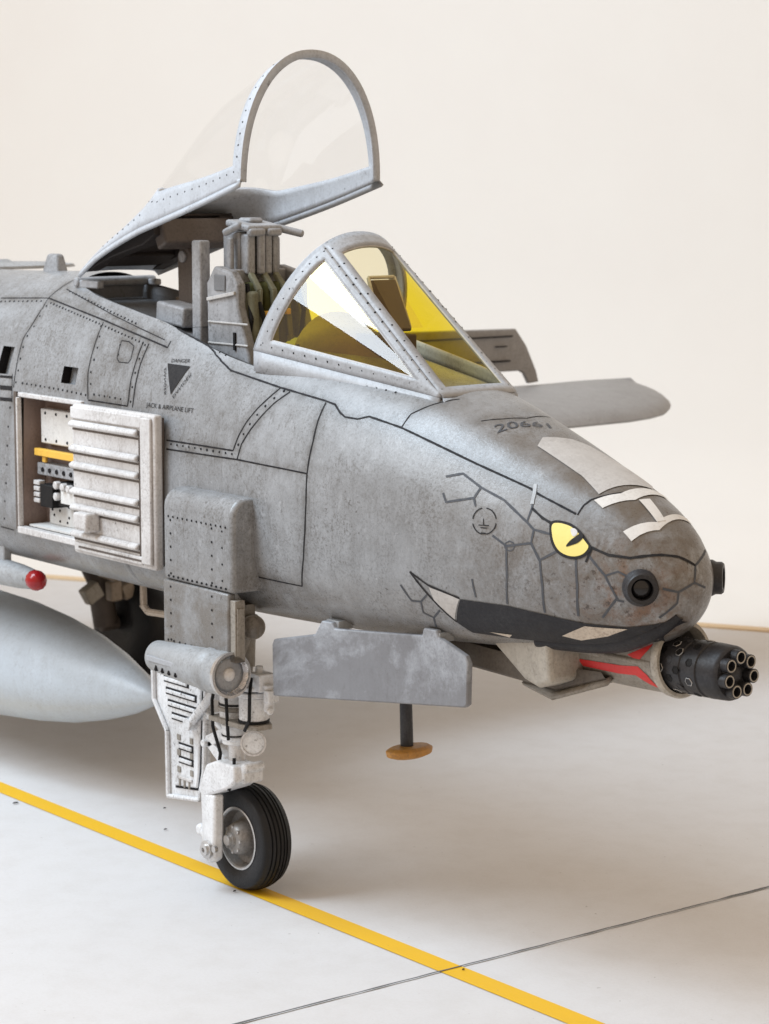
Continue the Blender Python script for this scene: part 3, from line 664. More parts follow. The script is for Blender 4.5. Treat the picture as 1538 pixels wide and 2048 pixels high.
# ------------------------------------------------------------------ windshield
BX, BZ = .14, 3.065
def bow(a, grow=0., dx=0.):
    c, s = math.cos(a), abs(math.sin(a)); h = s ** (2 / 2.15)
    return V((BX + dx + .345 * h, YC - (.452 + grow) * math.copysign(abs(c) ** (2 / 2.15), c), BZ + (.638 + grow) * h))
A1 = R(63)
NOSE = (1.50, .245, 2.892)
def wside(u, v, s):   # s=-1 starboard; v 0 at sill, 1 at the corner post
    p = bow(A1 * v); q = V((NOSE[0], YC - NOSE[1], NOSE[2])); r = p * (1 - u) + q * u
    if s > 0: r.y = 2 * YC - r.y
    return r
def wfront(u, t):
    p = bow(A1 + (math.pi - 2 * A1) * t); q = V((NOSE[0] + .05 * math.sin(math.pi * t), YC - NOSE[1] + 2 * NOSE[1] * t, NOSE[2] + .006 * math.sin(math.pi * t)))
    return p * (1 - u) + q * u
LARC = .82
ws = empty('windshield', (0, 0, 0), '', ''); ws.parent = jet
for k_ in ('label', 'category'): del ws[k_]
fr = MB(); panes = []
U0 = .066
for s in (-1, 1):
    us = [0, .025, .05, U0] + [U0 + (.86 - U0) * i / 30 for i in range(1, 31)] + [.9, .94, .97, .99]
    rows = []; prow = []
    for u in us:
        wv = .062 / ((1 - u) * LARC); wb = .072 / ((1 - u) * LARC)
        va, vb = (wb, 1 - wv) if wb < 1 - wv else ((wb / (wb + wv),) * 2)
        rows.append([wside(u, va * k / 3, s) for k in range(4)] + [wside(u, va + (vb - va) * k / 12, s) for k in range(1, 13)] + [wside(u, vb + (1 - vb) * k / 3, s) for k in range(1, 4)])
    pm = MB()
    for i in range(len(us) - 1):
        for j in range(len(rows[0]) - 1):
            q = [rows[i][j], rows[i + 1][j], rows[i + 1][j + 1], rows[i][j + 1]]
            inside = 3 <= j < 15 and us[i] >= U0 - 1e-6
            (pm if inside else fr).add(q, [(0, 1, 2, 3)])
    panes.append((pm, s))
    # skirt into the fuselage
    fr.grid(lambda i, j, s=s: wside(i * .99, 0, s) + V((0, s * .004, -.11 * j)), 20, 2)
    fr.grid(lambda i, j, s=s: (lambda p: V((p.x, p.y if s < 0 else 2 * YC - p.y, p.z)))(bow(A1 * i)) * (1 - j) + (lambda p: V((p.x - .05, p.y if s < 0 else 2 * YC - p.y, p.z)))(bow(A1 * i, -.03)) * j, 14, 2)
fp = MB(); us = [0, .03, .06, .085] + [.085 + (.945 - .085) * i / 20 for i in range(1, 21)] + [.97, 1.0]
rows = []
for u in us:
    wdt = (wfront(u, 1) - wfront(u, 0)).length; e = .050 / wdt
    rows.append([wfront(u, e * k / 2) for k in range(3)] + [wfront(u, e + (1 - 2 * e) * k / 8) for k in range(1, 9)] + [wfront(u, 1 - e + e * k / 2) for k in range(1, 3)])
for i in range(len(us) - 1):
    for j in range(len(rows[0]) - 1):
        inside = 2 <= j < 10 and .084 < us[i] < .944
        (fp if inside else fr).add([rows[i][j], rows[i + 1][j], rows[i + 1][j + 1], rows[i][j + 1]], [(0, 1, 2, 3)])
fr.grid(lambda i, j: wfront(1, i) + V((.004, 0, -.09 * j)), 9, 2)
fr.grid(lambda i, j: bow(A1 + (math.pi - 2 * A1) * i) * (1 - j) + (bow(A1 + (math.pi - 2 * A1) * i, -.03) + V((-.05, 0, 0))) * j, 10, 2)
wf = fr.build('frame', 'frame', ws, smooth=35, solid=.022)
for pm, s in panes: pm.build('side_pane', 'yglass' if s < 0 else 'pglass', ws, smooth=60)
fp.build('front_pane', 'fglass', ws, smooth=60)
# pale sealant bead round the panes, rivets on the frame
def bead(b, pts, r=.0065): b.tube(pts, r, 6)
def wbeads(b):
    for s in (-1, 1):
        lo = []; hi = []
        for i in range(25):
            u = U0 + (.855 - U0) * i / 24; wv = .062 / ((1 - u) * LARC); wb = .072 / ((1 - u) * LARC); wb = min(wb, 1 - wv)
            lo.append(wside(u, wb, s)); hi.append(wside(u, 1 - wv, s))
        bead(b, lo); bead(b, hi); bead(b, [wside(U0, .072 / ((1 - U0) * LARC) + (1 - .134 / ((1 - U0) * LARC)) * k / 12, s) for k in range(13)])
    L_ = []; R_ = []
    for i in range(20):
        u = .085 + .86 * i / 19; e = .050 / (wfront(u, 1) - wfront(u, 0)).length; L_.append(wfront(u, e)); R_.append(wfront(u, 1 - e))
    bead(b, L_); bead(b, R_); bead(b, [L_[-1], R_[-1]]); bead(b, [wfront(.085, .1 + .8 * k / 10) for k in range(11)])
wbeads_o = part('sealant_bead', 'patch', ws)(wbeads)
def wriv(b):
    out = lambda p: (p - V((.5, YC, 2.9))).normalized()
    for s in (-1, 1):
        for i in range(15):
            u = .03 + .85 * i / 14
            p = wside(u, .035 / ((1 - u) * LARC), s); rivet(b, p + out(p) * .011, out(p), .0075)
            p = wside(u, 1 - .012 / ((1 - u) * LARC), s); rivet(b, p + out(p) * .011, out(p), .0075)
        for i in range(11):
            p = wside(.037, .06 + .9 * i / 10, s); rivet(b, p + out(p) * .011, out(p), .0075)
    for i in range(10):
        for t in (.05, .95):
            p = wfront(.05 + .9 * i / 9, t); rivet(b, p + out(p) * .011, out(p), .007)
o = part('rivets', 'line', ws)(wriv); o['kind'] = 'stuff'

# ------------------------------------------------------------------ raised canopy
HIN = V((-2.0, 0, 3.42)); CA = R(25)
def lift(p):
    d = V(p) - HIN; return V((HIN.x + d.x * math.cos(CA) - d.z * math.sin(CA), p[1], HIN.z + d.x * math.sin(CA) + d.z * math.cos(CA)))
CT = [(0, .085, 3.065, .472, .40, 3.70, .135), (.22, -.35, 3.14, .462, -.15, 3.73, .20), (.42, -.80, 3.23, .445, -.68, 3.60, .42), (.55, -1.08, 3.29, .42, -1.04, 3.49, .999),
      (.8, -1.6, 3.37, .36, -1.6, 3.45, .999), (1, -2.0, 3.415, .27, -2.0, 3.435, .999)]
def cpt(s, h, side, inset=0.):
    xb, zb, hw, xt, zt, _ = lerp_tab(CT, s); a = math.asin(min(1, max(0, h)) ** (2.15 / 2)); hw -= inset; zt -= inset
    return V((xb + (xt - xb) * h, YC + side * hw * math.cos(a) ** (2 / 2.15), zb + (zt - zb) * h))
cf = MB(); cg = MB()
SS = [0, .018, .036] + [.036 + (.55 - .036) * i / 26 for i in range(1, 27)] + [.6, .65, .7, .75, .8, .85, .9, .95, 1]
def hrow(s):
    hb = min(.999, lerp_tab(CT, s)[5]); n1, n2 = 5, 20
    f = lambda h: math.sin(math.asin(h) if h < 1 else math.pi / 2)
    lo = [hb * k / n1 for k in range(n1 + 1)]
    a0 = math.asin(hb ** 1.075)
    return lo + [math.sin(a0 + (math.pi / 2 - a0) * k / n2) ** (1 / 1.075) for k in range(1, n2 + 1)]
for side in (-1, 1):
    rows = [[lift(cpt(s, h, side)) for h in hrow(s)] for s in SS]
    for i in range(len(SS) - 1):
        for j in range(len(rows[0]) - 1):
            q = [rows[i][j], rows[i + 1][j], rows[i + 1][j + 1], rows[i][j + 1]]
            if j >= 5 and SS[i] > .035 and SS[i + 1] < .56:
                cg.add(q, [(0, 1, 2, 3)])
            else: cf.add(q, [(0, 1, 2, 3)])
    # inward lip of the bow and outward flange of the rail
    cf.grid(lambda i, j, sd=side: lift(cpt(0, hrow(0)[int(i * 25 + .5)], sd) * (1 - j) + (cpt(0, hrow(0)[int(i * 25 + .5)], sd, .035) + V((-.01, 0, 0))) * j), 26, 2)
    cf.grid(lambda i, j, sd=side: lift(cpt(i, 0, sd) + V((0, sd * .022 * j, -.03 * j))), 24, 2)
can = cf.build('canopy', 'pale', jet, smooth=35, solid=.020)
cg.build('canopy_glass', 'cglass', can, smooth=60)
def crivets(b):
    for side in (-1, 1):
        for i in range(22):
            s = .03 + .75 * i / 21; h = hrow(s)[4] * .8 if s < .5 else .35
            for hh in ((h,) if s < .575 else (h, .75)):
                p = lift(cpt(s, hh, side)); n = V((0, side, .25)).normalized(); rivet(b, p + n * .008, n, .007)
        for i in range(9):
            h = .2 + .7 * i / 8; p = lift(cpt(.018, h, side)); n = V((0, side * (1 - h * .6), h)).normalized(); rivet(b, p + n * .008, n, .008)
o = part('rivets', 'line', can)(crivets); o['kind'] = 'stuff'
# dark structure under the rear of the canopy, its hinge and lifting post
def under(b):
    for sd in (-1, 1):
        y = YC + sd * .24
        pts = [(-1.93, 3.39), (-1.6, 3.345), (-1.25, 3.27), (-1.10, 3.27), (-1.08, 3.38), (-1.3, 3.41), (-1.6, 3.41)]
        b.add([lift((x, y + d, z)) for d in (-.05, .05) for x, z in pts], [tuple(range(7)), tuple(reversed(range(7, 14)))] + [(i, i + 7, (i + 1) % 7 + 7, (i + 1) % 7) for i in range(7)])
    for x, z in ((-1.35, 3.37), (-1.7, 3.39)):
        P = [lift((x + dx, YC + dy, z + dz)) for dx in (-.07, .07) for dy in (-.24, .24) for dz in (-.03, .03)]
        b.add(P, [(0, 1, 3, 2), (4, 6, 7, 5), (0, 4, 5, 1), (2, 3, 7, 6), (0, 2, 6, 4), (1, 5, 7, 3)])
    P = [lift((x, YC + dy, z)) for x in (-1.85, -1.1) for dy in (-.3, .3) for z in (3.385, 3.405)]
    b.add(P, [(0, 1, 3, 2), (4, 6, 7, 5), (0, 4, 5, 1), (2, 3, 7, 6), (0, 2, 6, 4), (1, 5, 7, 3)])
part('canopy_frame_underside', 'under', can, bevel=.008)(under)
part('cross_beam', 'brown', can, bevel=.015)(lambda b: b.add([lift((x, YC + dy, z)) for x in (-1.17, -1.06) for dy in (-.25, .25) for z in (3.20, 3.36)], [(0, 1, 3, 2), (4, 6, 7, 5), (0, 4, 5, 1), (2, 3, 7, 6), (0, 2, 6, 4), (1, 5, 7, 3)]))
part('hinge', 'seat', can, bevel=.01)(lambda b: (b.cyl((-2.04, YC - .29, 3.355), (-2.04, YC + .29, 3.355), .03), b.box((-1.93, YC - .25, 3.345), (.26, .05, .05)), b.box((-1.99, YC + .25, 3.345), (.12, .05, .04))))
post = part('canopy_post', 'brown', can, bevel=.012)(lambda b: (b.prism([(-.13, 0), (.16, 0), (.02, .46), (-.03, .52), (-.10, .52), (-.14, .46)], (-1.12, YC - .045, 3.08), (1, 0, 0), (0, 0, 1), (0, .09, 0)),))
part('bolt', 'seat', post)(lambda b: (b.lathe((-1.19, YC - .046, 3.53), (0, -1, 0), [(0, .035), (.012, .035), (.02, .02), (.02, .012)], 14)))

# ------------------------------------------------------------------ ejection seat
seat = empty('ejection_seat', (0, 0, 0), '', ''); seat.parent = jet
for k_ in ('label', 'category'): del seat[k_]
def panel(y0, y1): return lambda b: b.prism([(-.62, 2.5), (-.20, 2.5), (-.22, 3.0), (-.33, 3.28), (-.33, 3.40), (-.40, 3.47), (-.56, 3.50), (-.64, 3.40)], (0, y0, 0), (1, 0, 0), (0, 0, 1), (0, y1 - y0, 0))
part('side_frame', 'seat', seat, bevel=.014)(panel(.17, .235)); part('side_frame', 'seat', seat, bevel=.014)(panel(.605, .67))
part('seat_back', 'seat', seat, bevel=.01)(lambda b: b.span((-.62, .235, 2.5), (-.46, .605, 3.48)))
hb = part('headrest', 'seat', seat, bevel=.012)(lambda b: (b.span((-.66, .30, 3.44), (-.50, .54, 3.69)), b.span((-.50, .31, 3.45), (-.42, .365, 3.68)), b.span((-.50, .375, 3.45), (-.40, .42, 3.68)), b.span((-.50, .43, 3.45), (-.41, .475, 3.68)), b.span((-.50, .485, 3.45), (-.42, .53, 3.68)),
     b.span((-.50, .245, 3.47), (-.55, .275, 3.66)), b.span((-.50, .565, 3.47), (-.55, .595, 3.66))))
part('headrest_cover', 'seat', hb, bevel=.016)(lambda b: (b.box((-.52, YC, 3.725), (.24, .24, .04), Matrix.Rotation(R(8), 3, 'Y')), b.box((-.41, YC - .06, 3.69), (.05, .11, .045)), b.box((-.41, YC + .06, 3.69), (.05, .10, .045)), b.box((-.55, YC, 3.755), (.12, .10, .03)),
     b.cyl((-.58, .25, 3.68), (-.48, .31, 3.735), .022), b.cyl((-.46, .53, 3.715), (-.36, .66, 3.675), .022)))
for k, y in enumerate((.335, .42, .505)):
    part('back_cushion', 'olive', seat, bevel=.03, seg=3)(lambda b: b.box((-.40, y, 3.10), (.13, .078, .62), Matrix.Rotation(R(-4), 3, 'Y')))
part('seat_cushion', 'olive', seat, bevel=.04, seg=3)(lambda b: b.box((-.22, YC, 2.68), (.42, .36, .14)))
for y, dy in ((.33, -.03), (.50, .03), (.42, 0)):
    part('harness_strap', 'strap', seat, bevel=.006)(lambda b: [b.box(((a[0] + c[0]) / 2, (a[1] + c[1]) / 2, (a[2] + c[2]) / 2), (.03, .035, (V(a) - V(c)).length + .01), V((c[0] - a[0], c[1] - a[1], c[2] - a[2])).to_track_quat('Z', 'X').to_matrix())
        for a, c in (((-.42, y, 3.45), (-.325, y + dy * .3, 3.36)), ((-.325, y + dy * .3, 3.36), (-.312, y + dy, 3.10)), ((-.312, y + dy, 3.10), (-.30, y - dy * .5, 2.82)))])
part('side_pouch', 'strap', seat, bevel=.02)(lambda b: (b.cyl((-.33, .275, 3.36), (-.30, .28, 2.98), .035), b.cyl((-.29, .30, 3.12), (-.27, .36, 3.02), .03), b.cyl((-.36, .25, 3.36), (-.34, .25, 3.05), .018)))
for c, d in (((-.285, .42, 2.98), (.03, .05, .045)), ((-.30, .35, 3.23), (.025, .03, .035)), ((-.30, .50, 3.24), (.025, .03, .035))): part('buckle', 'gold', seat, bevel=.005)(lambda b: b.box(c, d))
part('seat_rib', 'patch', seat, bevel=.004)(lambda b: (b.box((-.48, .163, 3.33), (.28, .018, .022), Matrix.Rotation(R(-9), 3, 'Y')), b.box((-.42, .166, 3.18), (.40, .008, .012)), b.box((-.42, .166, 3.06), (.40, .008, .012))))
part('headrest_slit', 'black', seat)(lambda b: [b.span((-.51, y - .004, 3.455), (-.425, y + .004, 3.675)) for y in (.37, .4255, .48)])
for a_ in (((-.36, .26, 3.40), (-.30, .25, 3.2), (-.33, .24, 2.95), (-.36, .25, 2.8)), ((-.35, .59, 3.42), (-.28, .60, 3.25), (-.30, .58, 3.0)), ((-.30, .30, 3.30), (-.265, .33, 3.15), (-.28, .38, 3.02))):
    part('oxygen_hose', 'black', seat)(lambda b: b.tube(a_, .014, 8))
part('seat_panel', 'deck', seat, bevel=.006)(lambda b: b.span((-.55, .160, 3.36), (-.44, .17, 3.45)))
part('warning_plate', 'black', seat)(lambda b: b.span((-.36, .160, 3.03), (-.34, .169, 3.13)))
part('seat_rail', 'seat', seat, bevel=.012)(lambda b: (b.span((-.78, .16, 2.5), (-.69, .235, 3.64)), b.span((-.78, .605, 2.5), (-.69, .68, 3.55))))

# ------------------------------------------------------------------ equipment bay and its open door
x0, x1, z0, z1 = BAY
bay = part('equipment_bay', 'bay', smooth=0)(lambda b: b.add([(x0, -.19, z0), (x1, -.19, z0), (x1, -.19, z1), (x0, -.165, z1), (x0, -.02, z0), (x1, -.02, z0), (x1, -.02, z1), (x0, -.02, z1)],
      [(4, 5, 6, 7), (0, 1, 5, 4), (1, 2, 6, 5), (2, 3, 7, 6), (3, 0, 4, 7)]))
part('bay_rim', 'cream', bay, bevel=.006)(lambda b: (b.span((x0 - .01, -.225, z0 - .03), (x1, -.17, z0 + .012)), b.span((x0 - .008, -.222, z0 + .013), (x0 + .006, -.185, z1 - .013)), b.span((x0 - .01, -.205, z1 - .012), (x1, -.155, z1 + .016))))
part('bay_gap', 'brown', bay)(lambda b: b.span((x0 - .045, -.2135, z0 - .01), (x0 - .012, -.20, z1 + .02)))
part('equipment_box', 'whitep', bay, bevel=.008)(lambda b: b.span((-2.12, -.085, 2.365), (-1.5, -.022, 2.58)))
for z, i in [(z, i) for z in (2.39, 2.555) for i in range(4)]:
    part('box_screw', 'line', bay)(lambda b: b.lathe((-2.06 + .13 * i, -.084, z), (0, -1, 0), [(0, .011), (.005, .009)], 6))
part('yellow_rail', 'gold', bay, bevel=.005)(lambda b: (b.span((-2.13, -.13, 2.29), (-1.62, -.09, 2.335)), b.span((-2.07, -.11, 2.25), (-2.03, -.09, 2.29)), b.span((-1.7, -.11, 2.25), (-1.66, -.09, 2.29))))
part('connector_strip', 'seat', bay, bevel=.006)(lambda b: b.span((-2.13, -.11, 2.17), (-1.5, -.04, 2.245)))
for i in range(6):
    part('connector_hole', 'dark', bay)(lambda b: b.lathe((-2.06 + .085 * i, -.111, 2.205), (0, -1, 0), [(0, .017), (.006, .014)], 8))
part('black_unit', 'black', bay, bevel=.006)(lambda b: (b.span((-2.05, -.14, 1.98), (-1.9, -.03, 2.12)), b.span((-1.86, -.12, 2.0), (-1.56, -.03, 2.15))))
for i in range(4): part('white_terminal', 'cream', bay, bevel=.004)(lambda b: [b.span((-2.12, -.145, 2.0 + .037 * i), (-2.05, -.10, 2.027 + .037 * i))])
part('connector_plate', 'whitep', bay, bevel=.004)(lambda b: b.span((-1.82, -.128, 2.02), (-1.63, -.118, 2.10)))
for cx, cz in ((-1.83, 2.13), (-1.75, 2.125), (-1.68, 2.12), (-1.83, 2.06)):
    part('round_connector', 'cream', bay)(lambda b: b.lathe((cx - .02, -.118, cz), (0, -1, 0), [(0, .025), (.03, .025), (.035, .018)], 10))
part('lower_panel', 'whitep', bay, bevel=.004)(lambda b: b.span((-2.10, -.045, 1.86), (-1.45, -.022, 2.03)))
for k, i in [(k, i) for k in range(4) for i in range(6)]:
    if (i + 2 * k) % 3:
        part('panel_screw', 'line', bay)(lambda b: b.lathe((-2.06 + .09 * i + .02 * (k % 2), -.046, 1.885 + .033 * k), (0, -1, 0), [(0, .009), (.004, .007)], 6))
part('bay_floor', 'whitep', bay)(lambda b: b.span((x0 + .03, -.16, z0 + .012), (x1 - .01, -.022, z0 + .024)))
# the door, swung forward on its front hinge to lie along the fuselage
DROT = Matrix.Rotation(R(-1.5), 3, 'Z')
dx0, dx1, dz0, dz1 = -1.405, -.50, 1.785, 2.675
def dbox(b, xa, xb, ya, yb, za, zb): b.span((xa, ya, za), (xb, yb, zb))
door = part('access_door', 'cream', bevel=.018, seg=3)(lambda b: dbox(b, dx0, dx1, -.285, -.225, dz0, dz1))
part('door_border', 'cream', door, bevel=.012)(lambda b: (dbox(b, dx1 - .125, dx1 - .02, -.305, -.284, dz0 + .03, dz1 - .02), dbox(b, dx0 + .005, dx1 - .126, -.300, -.284, dz1 - .085, dz1 - .015), dbox(b, dx0 + .03, dx1 - .126, -.300, -.284, dz0 + .02, dz0 + .07)))
for z in (2.555, 2.41, 2.31, 2.155, 2.06, 1.90):
    part('door_rib', 'cream', door, bevel=.012)(lambda b: b.prism([(-.02, 0), (.03, 0), (.012, -.035), (-.012, -.035)], (dx0 + .005, -.284, z), (0, 0, 1), (0, 1, 0), (dx1 - dx0 - .17, 0, 0)))
part('door_groove', 'brown', door)(lambda b: (dbox(b, dx1 - .165, dx1 - .127, -.2875, -.284, dz0 + .03, dz1 - .1), *[dbox(b, dx0 + .01, dx1 - .166, -.2865, -.284, z - .034, z - .022) for z in (2.555, 2.41, 2.31, 2.155, 2.06, 1.90)], dbox(b, dx0 + .08, dx1 - .13, -.3015, -.300, dz0 + .04, dz0 + .052)))
part('latch_block', 'cream', door, bevel=.014)(lambda b: (b.box((-1.19, -.325, 2.0), (.17, .085, .10)), b.box((-1.11, -.335, 2.0), (.03, .10, .115))))
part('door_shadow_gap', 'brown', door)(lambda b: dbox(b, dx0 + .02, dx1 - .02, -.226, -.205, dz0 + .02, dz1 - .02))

# ------------------------------------------------------------------ nose gear
fair = MB()
def rbox(b, a, c, r, n=5, top=True):
    """box with its outer top edge and front edge rounded (outer side is -y)"""
    prof = [(0, a[2])]
    prof = [(c[1], a[2]), (a[1], a[2]), (a[1], c[2] - r)] + [(a[1] + r - r * math.cos(math.pi / 2 * k / n), c[2] - r + r * math.sin(math.pi / 2 * k / n)) for k in range(1, n + 1)] + [(c[1], c[2])]
    b.prism(prof, (a[0], 0, 0), (0, 1, 0), (0, 0, 1), (c[0] - a[0], 0, 0))
rbox(fair, (-.33, -.345, 1.775), (.355, -.12, 2.29), .10)
gf = fair.build('gear_fairing', 'skin', jet, bevel=.028, seg=3)
gd = part('gear_cover', 'skin', bevel=.012)(lambda b: b.span((-.33, -.348, 1.405), (.315, -.295, 1.774)))
part('cover_edge', 'chin', gd, bevel=.012)(lambda b: (b.span((.316, -.335, 1.40), (.365, -.27, 1.74)), b.span((.365, -.325, 1.44), (.372, -.28, 1.70))))
def fairriv(b):
    n = V((0, -1, 0))
    for z in (2.135, 1.80): [rivet(b, (-.27 + .047 * i, -.3455 if z > 2 else -.3475, z), n, .0078) for i in range(13)]
    for x in (-.25, .16): [rivet(b, (x, -.3455 if z > 1.774 else -.3485, z), n, .0082) for z in [1.44 + .075 * k for k in range(10)]]
    [rivet(b, (-.28 + .058 * i, -.3485, 1.435), n, .0085) for i in range(11)]
    [rivet(b, (.26, -.3455, 1.84 + .09 * i), n, .007) for i in range(4)]
o = part('rivets', 'line', gf)(fairriv); o['kind'] = 'stuff'
# landing light pod
ld = V((1, 0, .012)).normalized()
lp = part('light_pod', 'skin2', smooth=40)(lambda b: (b.lathe((-.43, -.35, 1.325), ld, [(0, .02), (.01, .065), (.04, .088), (.3, .105), (.56, .118), (.565, .124), (.62, .124), (.625, .12), (.68, .12), (.685, .124), (.75, .124)], 32),))
for i in range(4): part('pod_slot', 'dark', lp, bevel=.002)(lambda b: b.box((-.27 + .072 * i, -.4275 - .0035 * i, 1.29), (.018, .03, .045), Matrix.Rotation(R(28), 3, 'Y')))
part('pod_panel', 'frame', lp, bevel=.004)(lambda b: b.box((-.14, -.447, 1.335), (.42, .02, .03)))
part('lamp_reflector', 'mirror', lp, smooth=0)(lambda b: b.lathe((.322, -.35, 1.334), ld, [(-.06, .001), (-.055, .03), (-.03, .07), (0, .10), (.025, .115)], 14, cap=False))
part('lamp_bulb', 'whitep', lp)(lambda b: b.lathe((.30, -.35, 1.334), ld, [(-.03, .02), (.0, .038), (.03, .036), (.045, .02), (.048, .001)], 14))
part('lamp_ring', 'steel', lp)(lambda b: b.lathe((.32, -.35, 1.334), ld, [(0, .124), (.03, .127), (.03, .112), (0, .112)], 32, cap=False))
part('lamp_glass', 'lens', lp, smooth=70)(lambda b: b.lathe((.345, -.35, 1.334), ld, [(0, .113), (.03, .10), (.055, .07), (.068, .035), (.071, .001)], 28, cap=False))

gear = empty('nose_gear', (0, 0, 0), '', ''); gear.parent = jet
for k_ in ('label', 'category'): del gear[k_]
gp = lambda nm, mt, fn, **k: part(nm, mt, gear, **k)(fn)
gy = -.10
gp('strut', 'white', lambda b: (b.cyl((0, gy, .98), (0, gy, 1.75), .082, None, 24), b.cyl((.01, gy, .86), (.01, gy, .98), .073, None, 24), b.cyl((.01, gy, .885), (.01, gy, .905), .08, None, 24), b.cyl((.01, gy, .955), (.01, gy, .975), .08, None, 24)), bevel=.006)
gp('strut_collar', 'chin', lambda b: (b.prism([(-.11, -.10), (.20, -.10), (.30, -.05), (.30, .05), (.20, .10), (-.11, .10)], (0, gy, .985), (1, 0, 0), (0, 1, 0), (0, 0, .03)), b.cyl((0, gy, 1.05), (0, gy, 1.075), .092, None, 24), b.cyl((0, gy, 1.16), (0, gy, 1.18), .09)), bevel=.005)
gp('piston', 'steel', lambda b: b.cyl((.03, gy, .70), (.02, gy, .88), .05, None, 24))
gp('steering_cylinder', 'white', lambda b: (b.cyl((.195, gy, 1.03), (.195, gy, 1.16), .083, None, 24), b.cyl((.195, gy, 1.16), (.195, gy, 1.19), .092, None, 24), b.cyl((.195, gy, 1.20), (.195, gy, 1.225), .09, None, 24), b.cyl((.195, gy, 1.225), (.195, gy, 1.28), .05)), bevel=.006)
gp('steering_valve', 'white', lambda b: (b.box((.27, gy, 1.255), (.11, .10, .10)), b.cyl((.34, gy, 1.10), (.34, gy, 1.25), .03), b.box((.365, gy, 1.19), (.05, .07, .07)), b.cyl((.25, gy, 1.30), (.25, gy, 1.34), .022), b.cyl((.37, gy - .02, 1.11), (.39, gy - .02, 1.11), .02)), bevel=.006)
gp('fork_block', 'white', lambda b: (b.prism([(.16, .77), (.17, .68), (.10, .63), (-.04, .575), (-.16, .53), (-.20, .57), (-.12, .73), (-.02, .77)], (0, -.215, 0), (1, 0, 0), (0, 0, 1), (0, .165, 0)), b.box((.16, -.1, .71), (.06, .14, .09)), b.cyl((.18, -.17, .755), (.18, -.03, .755), .028)), bevel=.014)
gp('fork_leg', 'white', lambda b: (b.prism([(-.125, .575), (.02, .575), (.015, .36), (.005, .20), (-.04, .17), (-.09, .18), (-.12, .25), (-.115, .40)], (-.055, -.215, -.012), (1, 0, 0), (0, 0, 1), (0, .07, 0)), b.cyl((-.20, -.18, .33), (-.14, -.18, .29), .03), b.cyl((-.225, -.2, .325), (-.225, -.14, .325), .035)), bevel=.016)
gp('axle', 'steel', lambda b: (b.cyl((0, -.16, .305), (0, .12, .305), .03), b.lathe((-.10, -.215, .243), (0, -1, 0), [(0, .052), (.02, .052), (.022, .035), (.035, .035), (.036, .014), (.02, .012)], 18), b.cyl((-.02, -.215, .262), (-.02, -.235, .262), .02)))
gp('drag_link', 'white', lambda b: (b.cyl((-.13, gy - .03, 1.15), (-.40, gy - .03, .90), .026), b.cyl((-.13, gy + .02, 1.15), (-.10, gy - .05, 1.13), .045), b.cyl((-.40, gy - .06, .90), (-.40, gy + .02, .90), .038)), bevel=.004)
gp('torque_link', 'white', lambda b: (b.prism([(-.02, .96), (-.24, .86), (-.26, .80), (-.20, .80), (-.01, .90)], (0, gy - .035, 0), (1, 0, 0), (0, 0, 1), (0, .07, 0)), b.prism([(-.26, .82), (-.20, .84), (-.01, .76), (-.02, .70), (-.10, .72)], (0, gy - .035, 0), (1, 0, 0), (0, 0, 1), (0, .07, 0)), b.cyl((-.235, gy - .06, .82), (-.235, gy + .06, .82), .022)), bevel=.006)
gp('brace', 'white', lambda b: (b.cyl((-.05, gy, 1.02), (-.38, gy + .02, .93), .018), b.cyl((-.30, gy, 1.0), (-.05, gy, .88), .016)))
gp('taxi_light', 'white', lambda b: b.lathe((.19, gy, .90), (.8, -.6, .05), [(-.06, .03), (-.03, .06), (.02, .07), (.035, .07), (.042, .062)], 26), bevel=.003)
gp('light_rim', 'cream', lambda b: b.lathe((.224, gy - .025, .902), (.8, -.6, .05), [(-.01, .073), (.006, .073), (.006, .062)], 26, cap=False))
gp('clear_light', 'chin', lambda b: (b.lathe((.19, gy, 1.55), (.85, -.53, .05), [(-.08, .02), (-.05, .05), (0, .068), (.03, .07), (.03, .06)], 24), b.cyl((.15, gy, 1.32), (.13, gy + .02, 1.5), .035), b.box((.12, gy, 1.62), (.08, .08, .10))), bevel=.004)
gp('light_glass', 'lens', lambda b: b.lathe((.215, gy - .016, 1.5515), (.85, -.53, .05), [(0, .062), (.012, .04), (.016, .001)], 22, cap=False))
gp('upper_link', 'chin', lambda b: (b.cyl((.10, gy - .04, 1.30), (.16, gy - .02, 1.50), .028), b.cyl((.06, gy + .05, 1.25), (.12, gy + .05, 1.6), .03), b.box((.08, gy, 1.36), (.10, .12, .06))), bevel=.004)
wheel = gp('wheel', 'rim', lambda b: (b.lathe((0, -.075, .305), (0, 1, 0), [(-.006, .176), (-.008, .166), (.006, .16), (.045, .148), (.055, .115), (.05, .105), (.01, .098), (-.03, .085), (-.045, .07), (-.05, .045), (-.065, .04), (-.07, .001)], 36, cap=False), b.lathe((0, .075, .305), (0, -1, 0), [(0, .175), (0, .165), (.012, .16), (.03, .15), (.035, .09), (.02, .001)], 36, cap=False)), smooth=35)
tp = []
for k in range(25):
    a = -math.pi / 2 + math.pi * (k / 24); rr = .255 + .05 * math.cos(a) ** .8 if abs(a) < 1.55 else .255
    tp.append((.098 * math.copysign(abs(math.sin(a)) ** .8, a), rr))
prof = [(-.075, .168), (-.086, .19), (-.097, .225)] + [(t, r) for t, r in tp[1:-1]] + [(.097, .225), (.086, .19), (.075, .168)]
pf2 = []
for (t, r) in prof:
    pf2.append((t, r))
    if abs(t) in ():
        pass
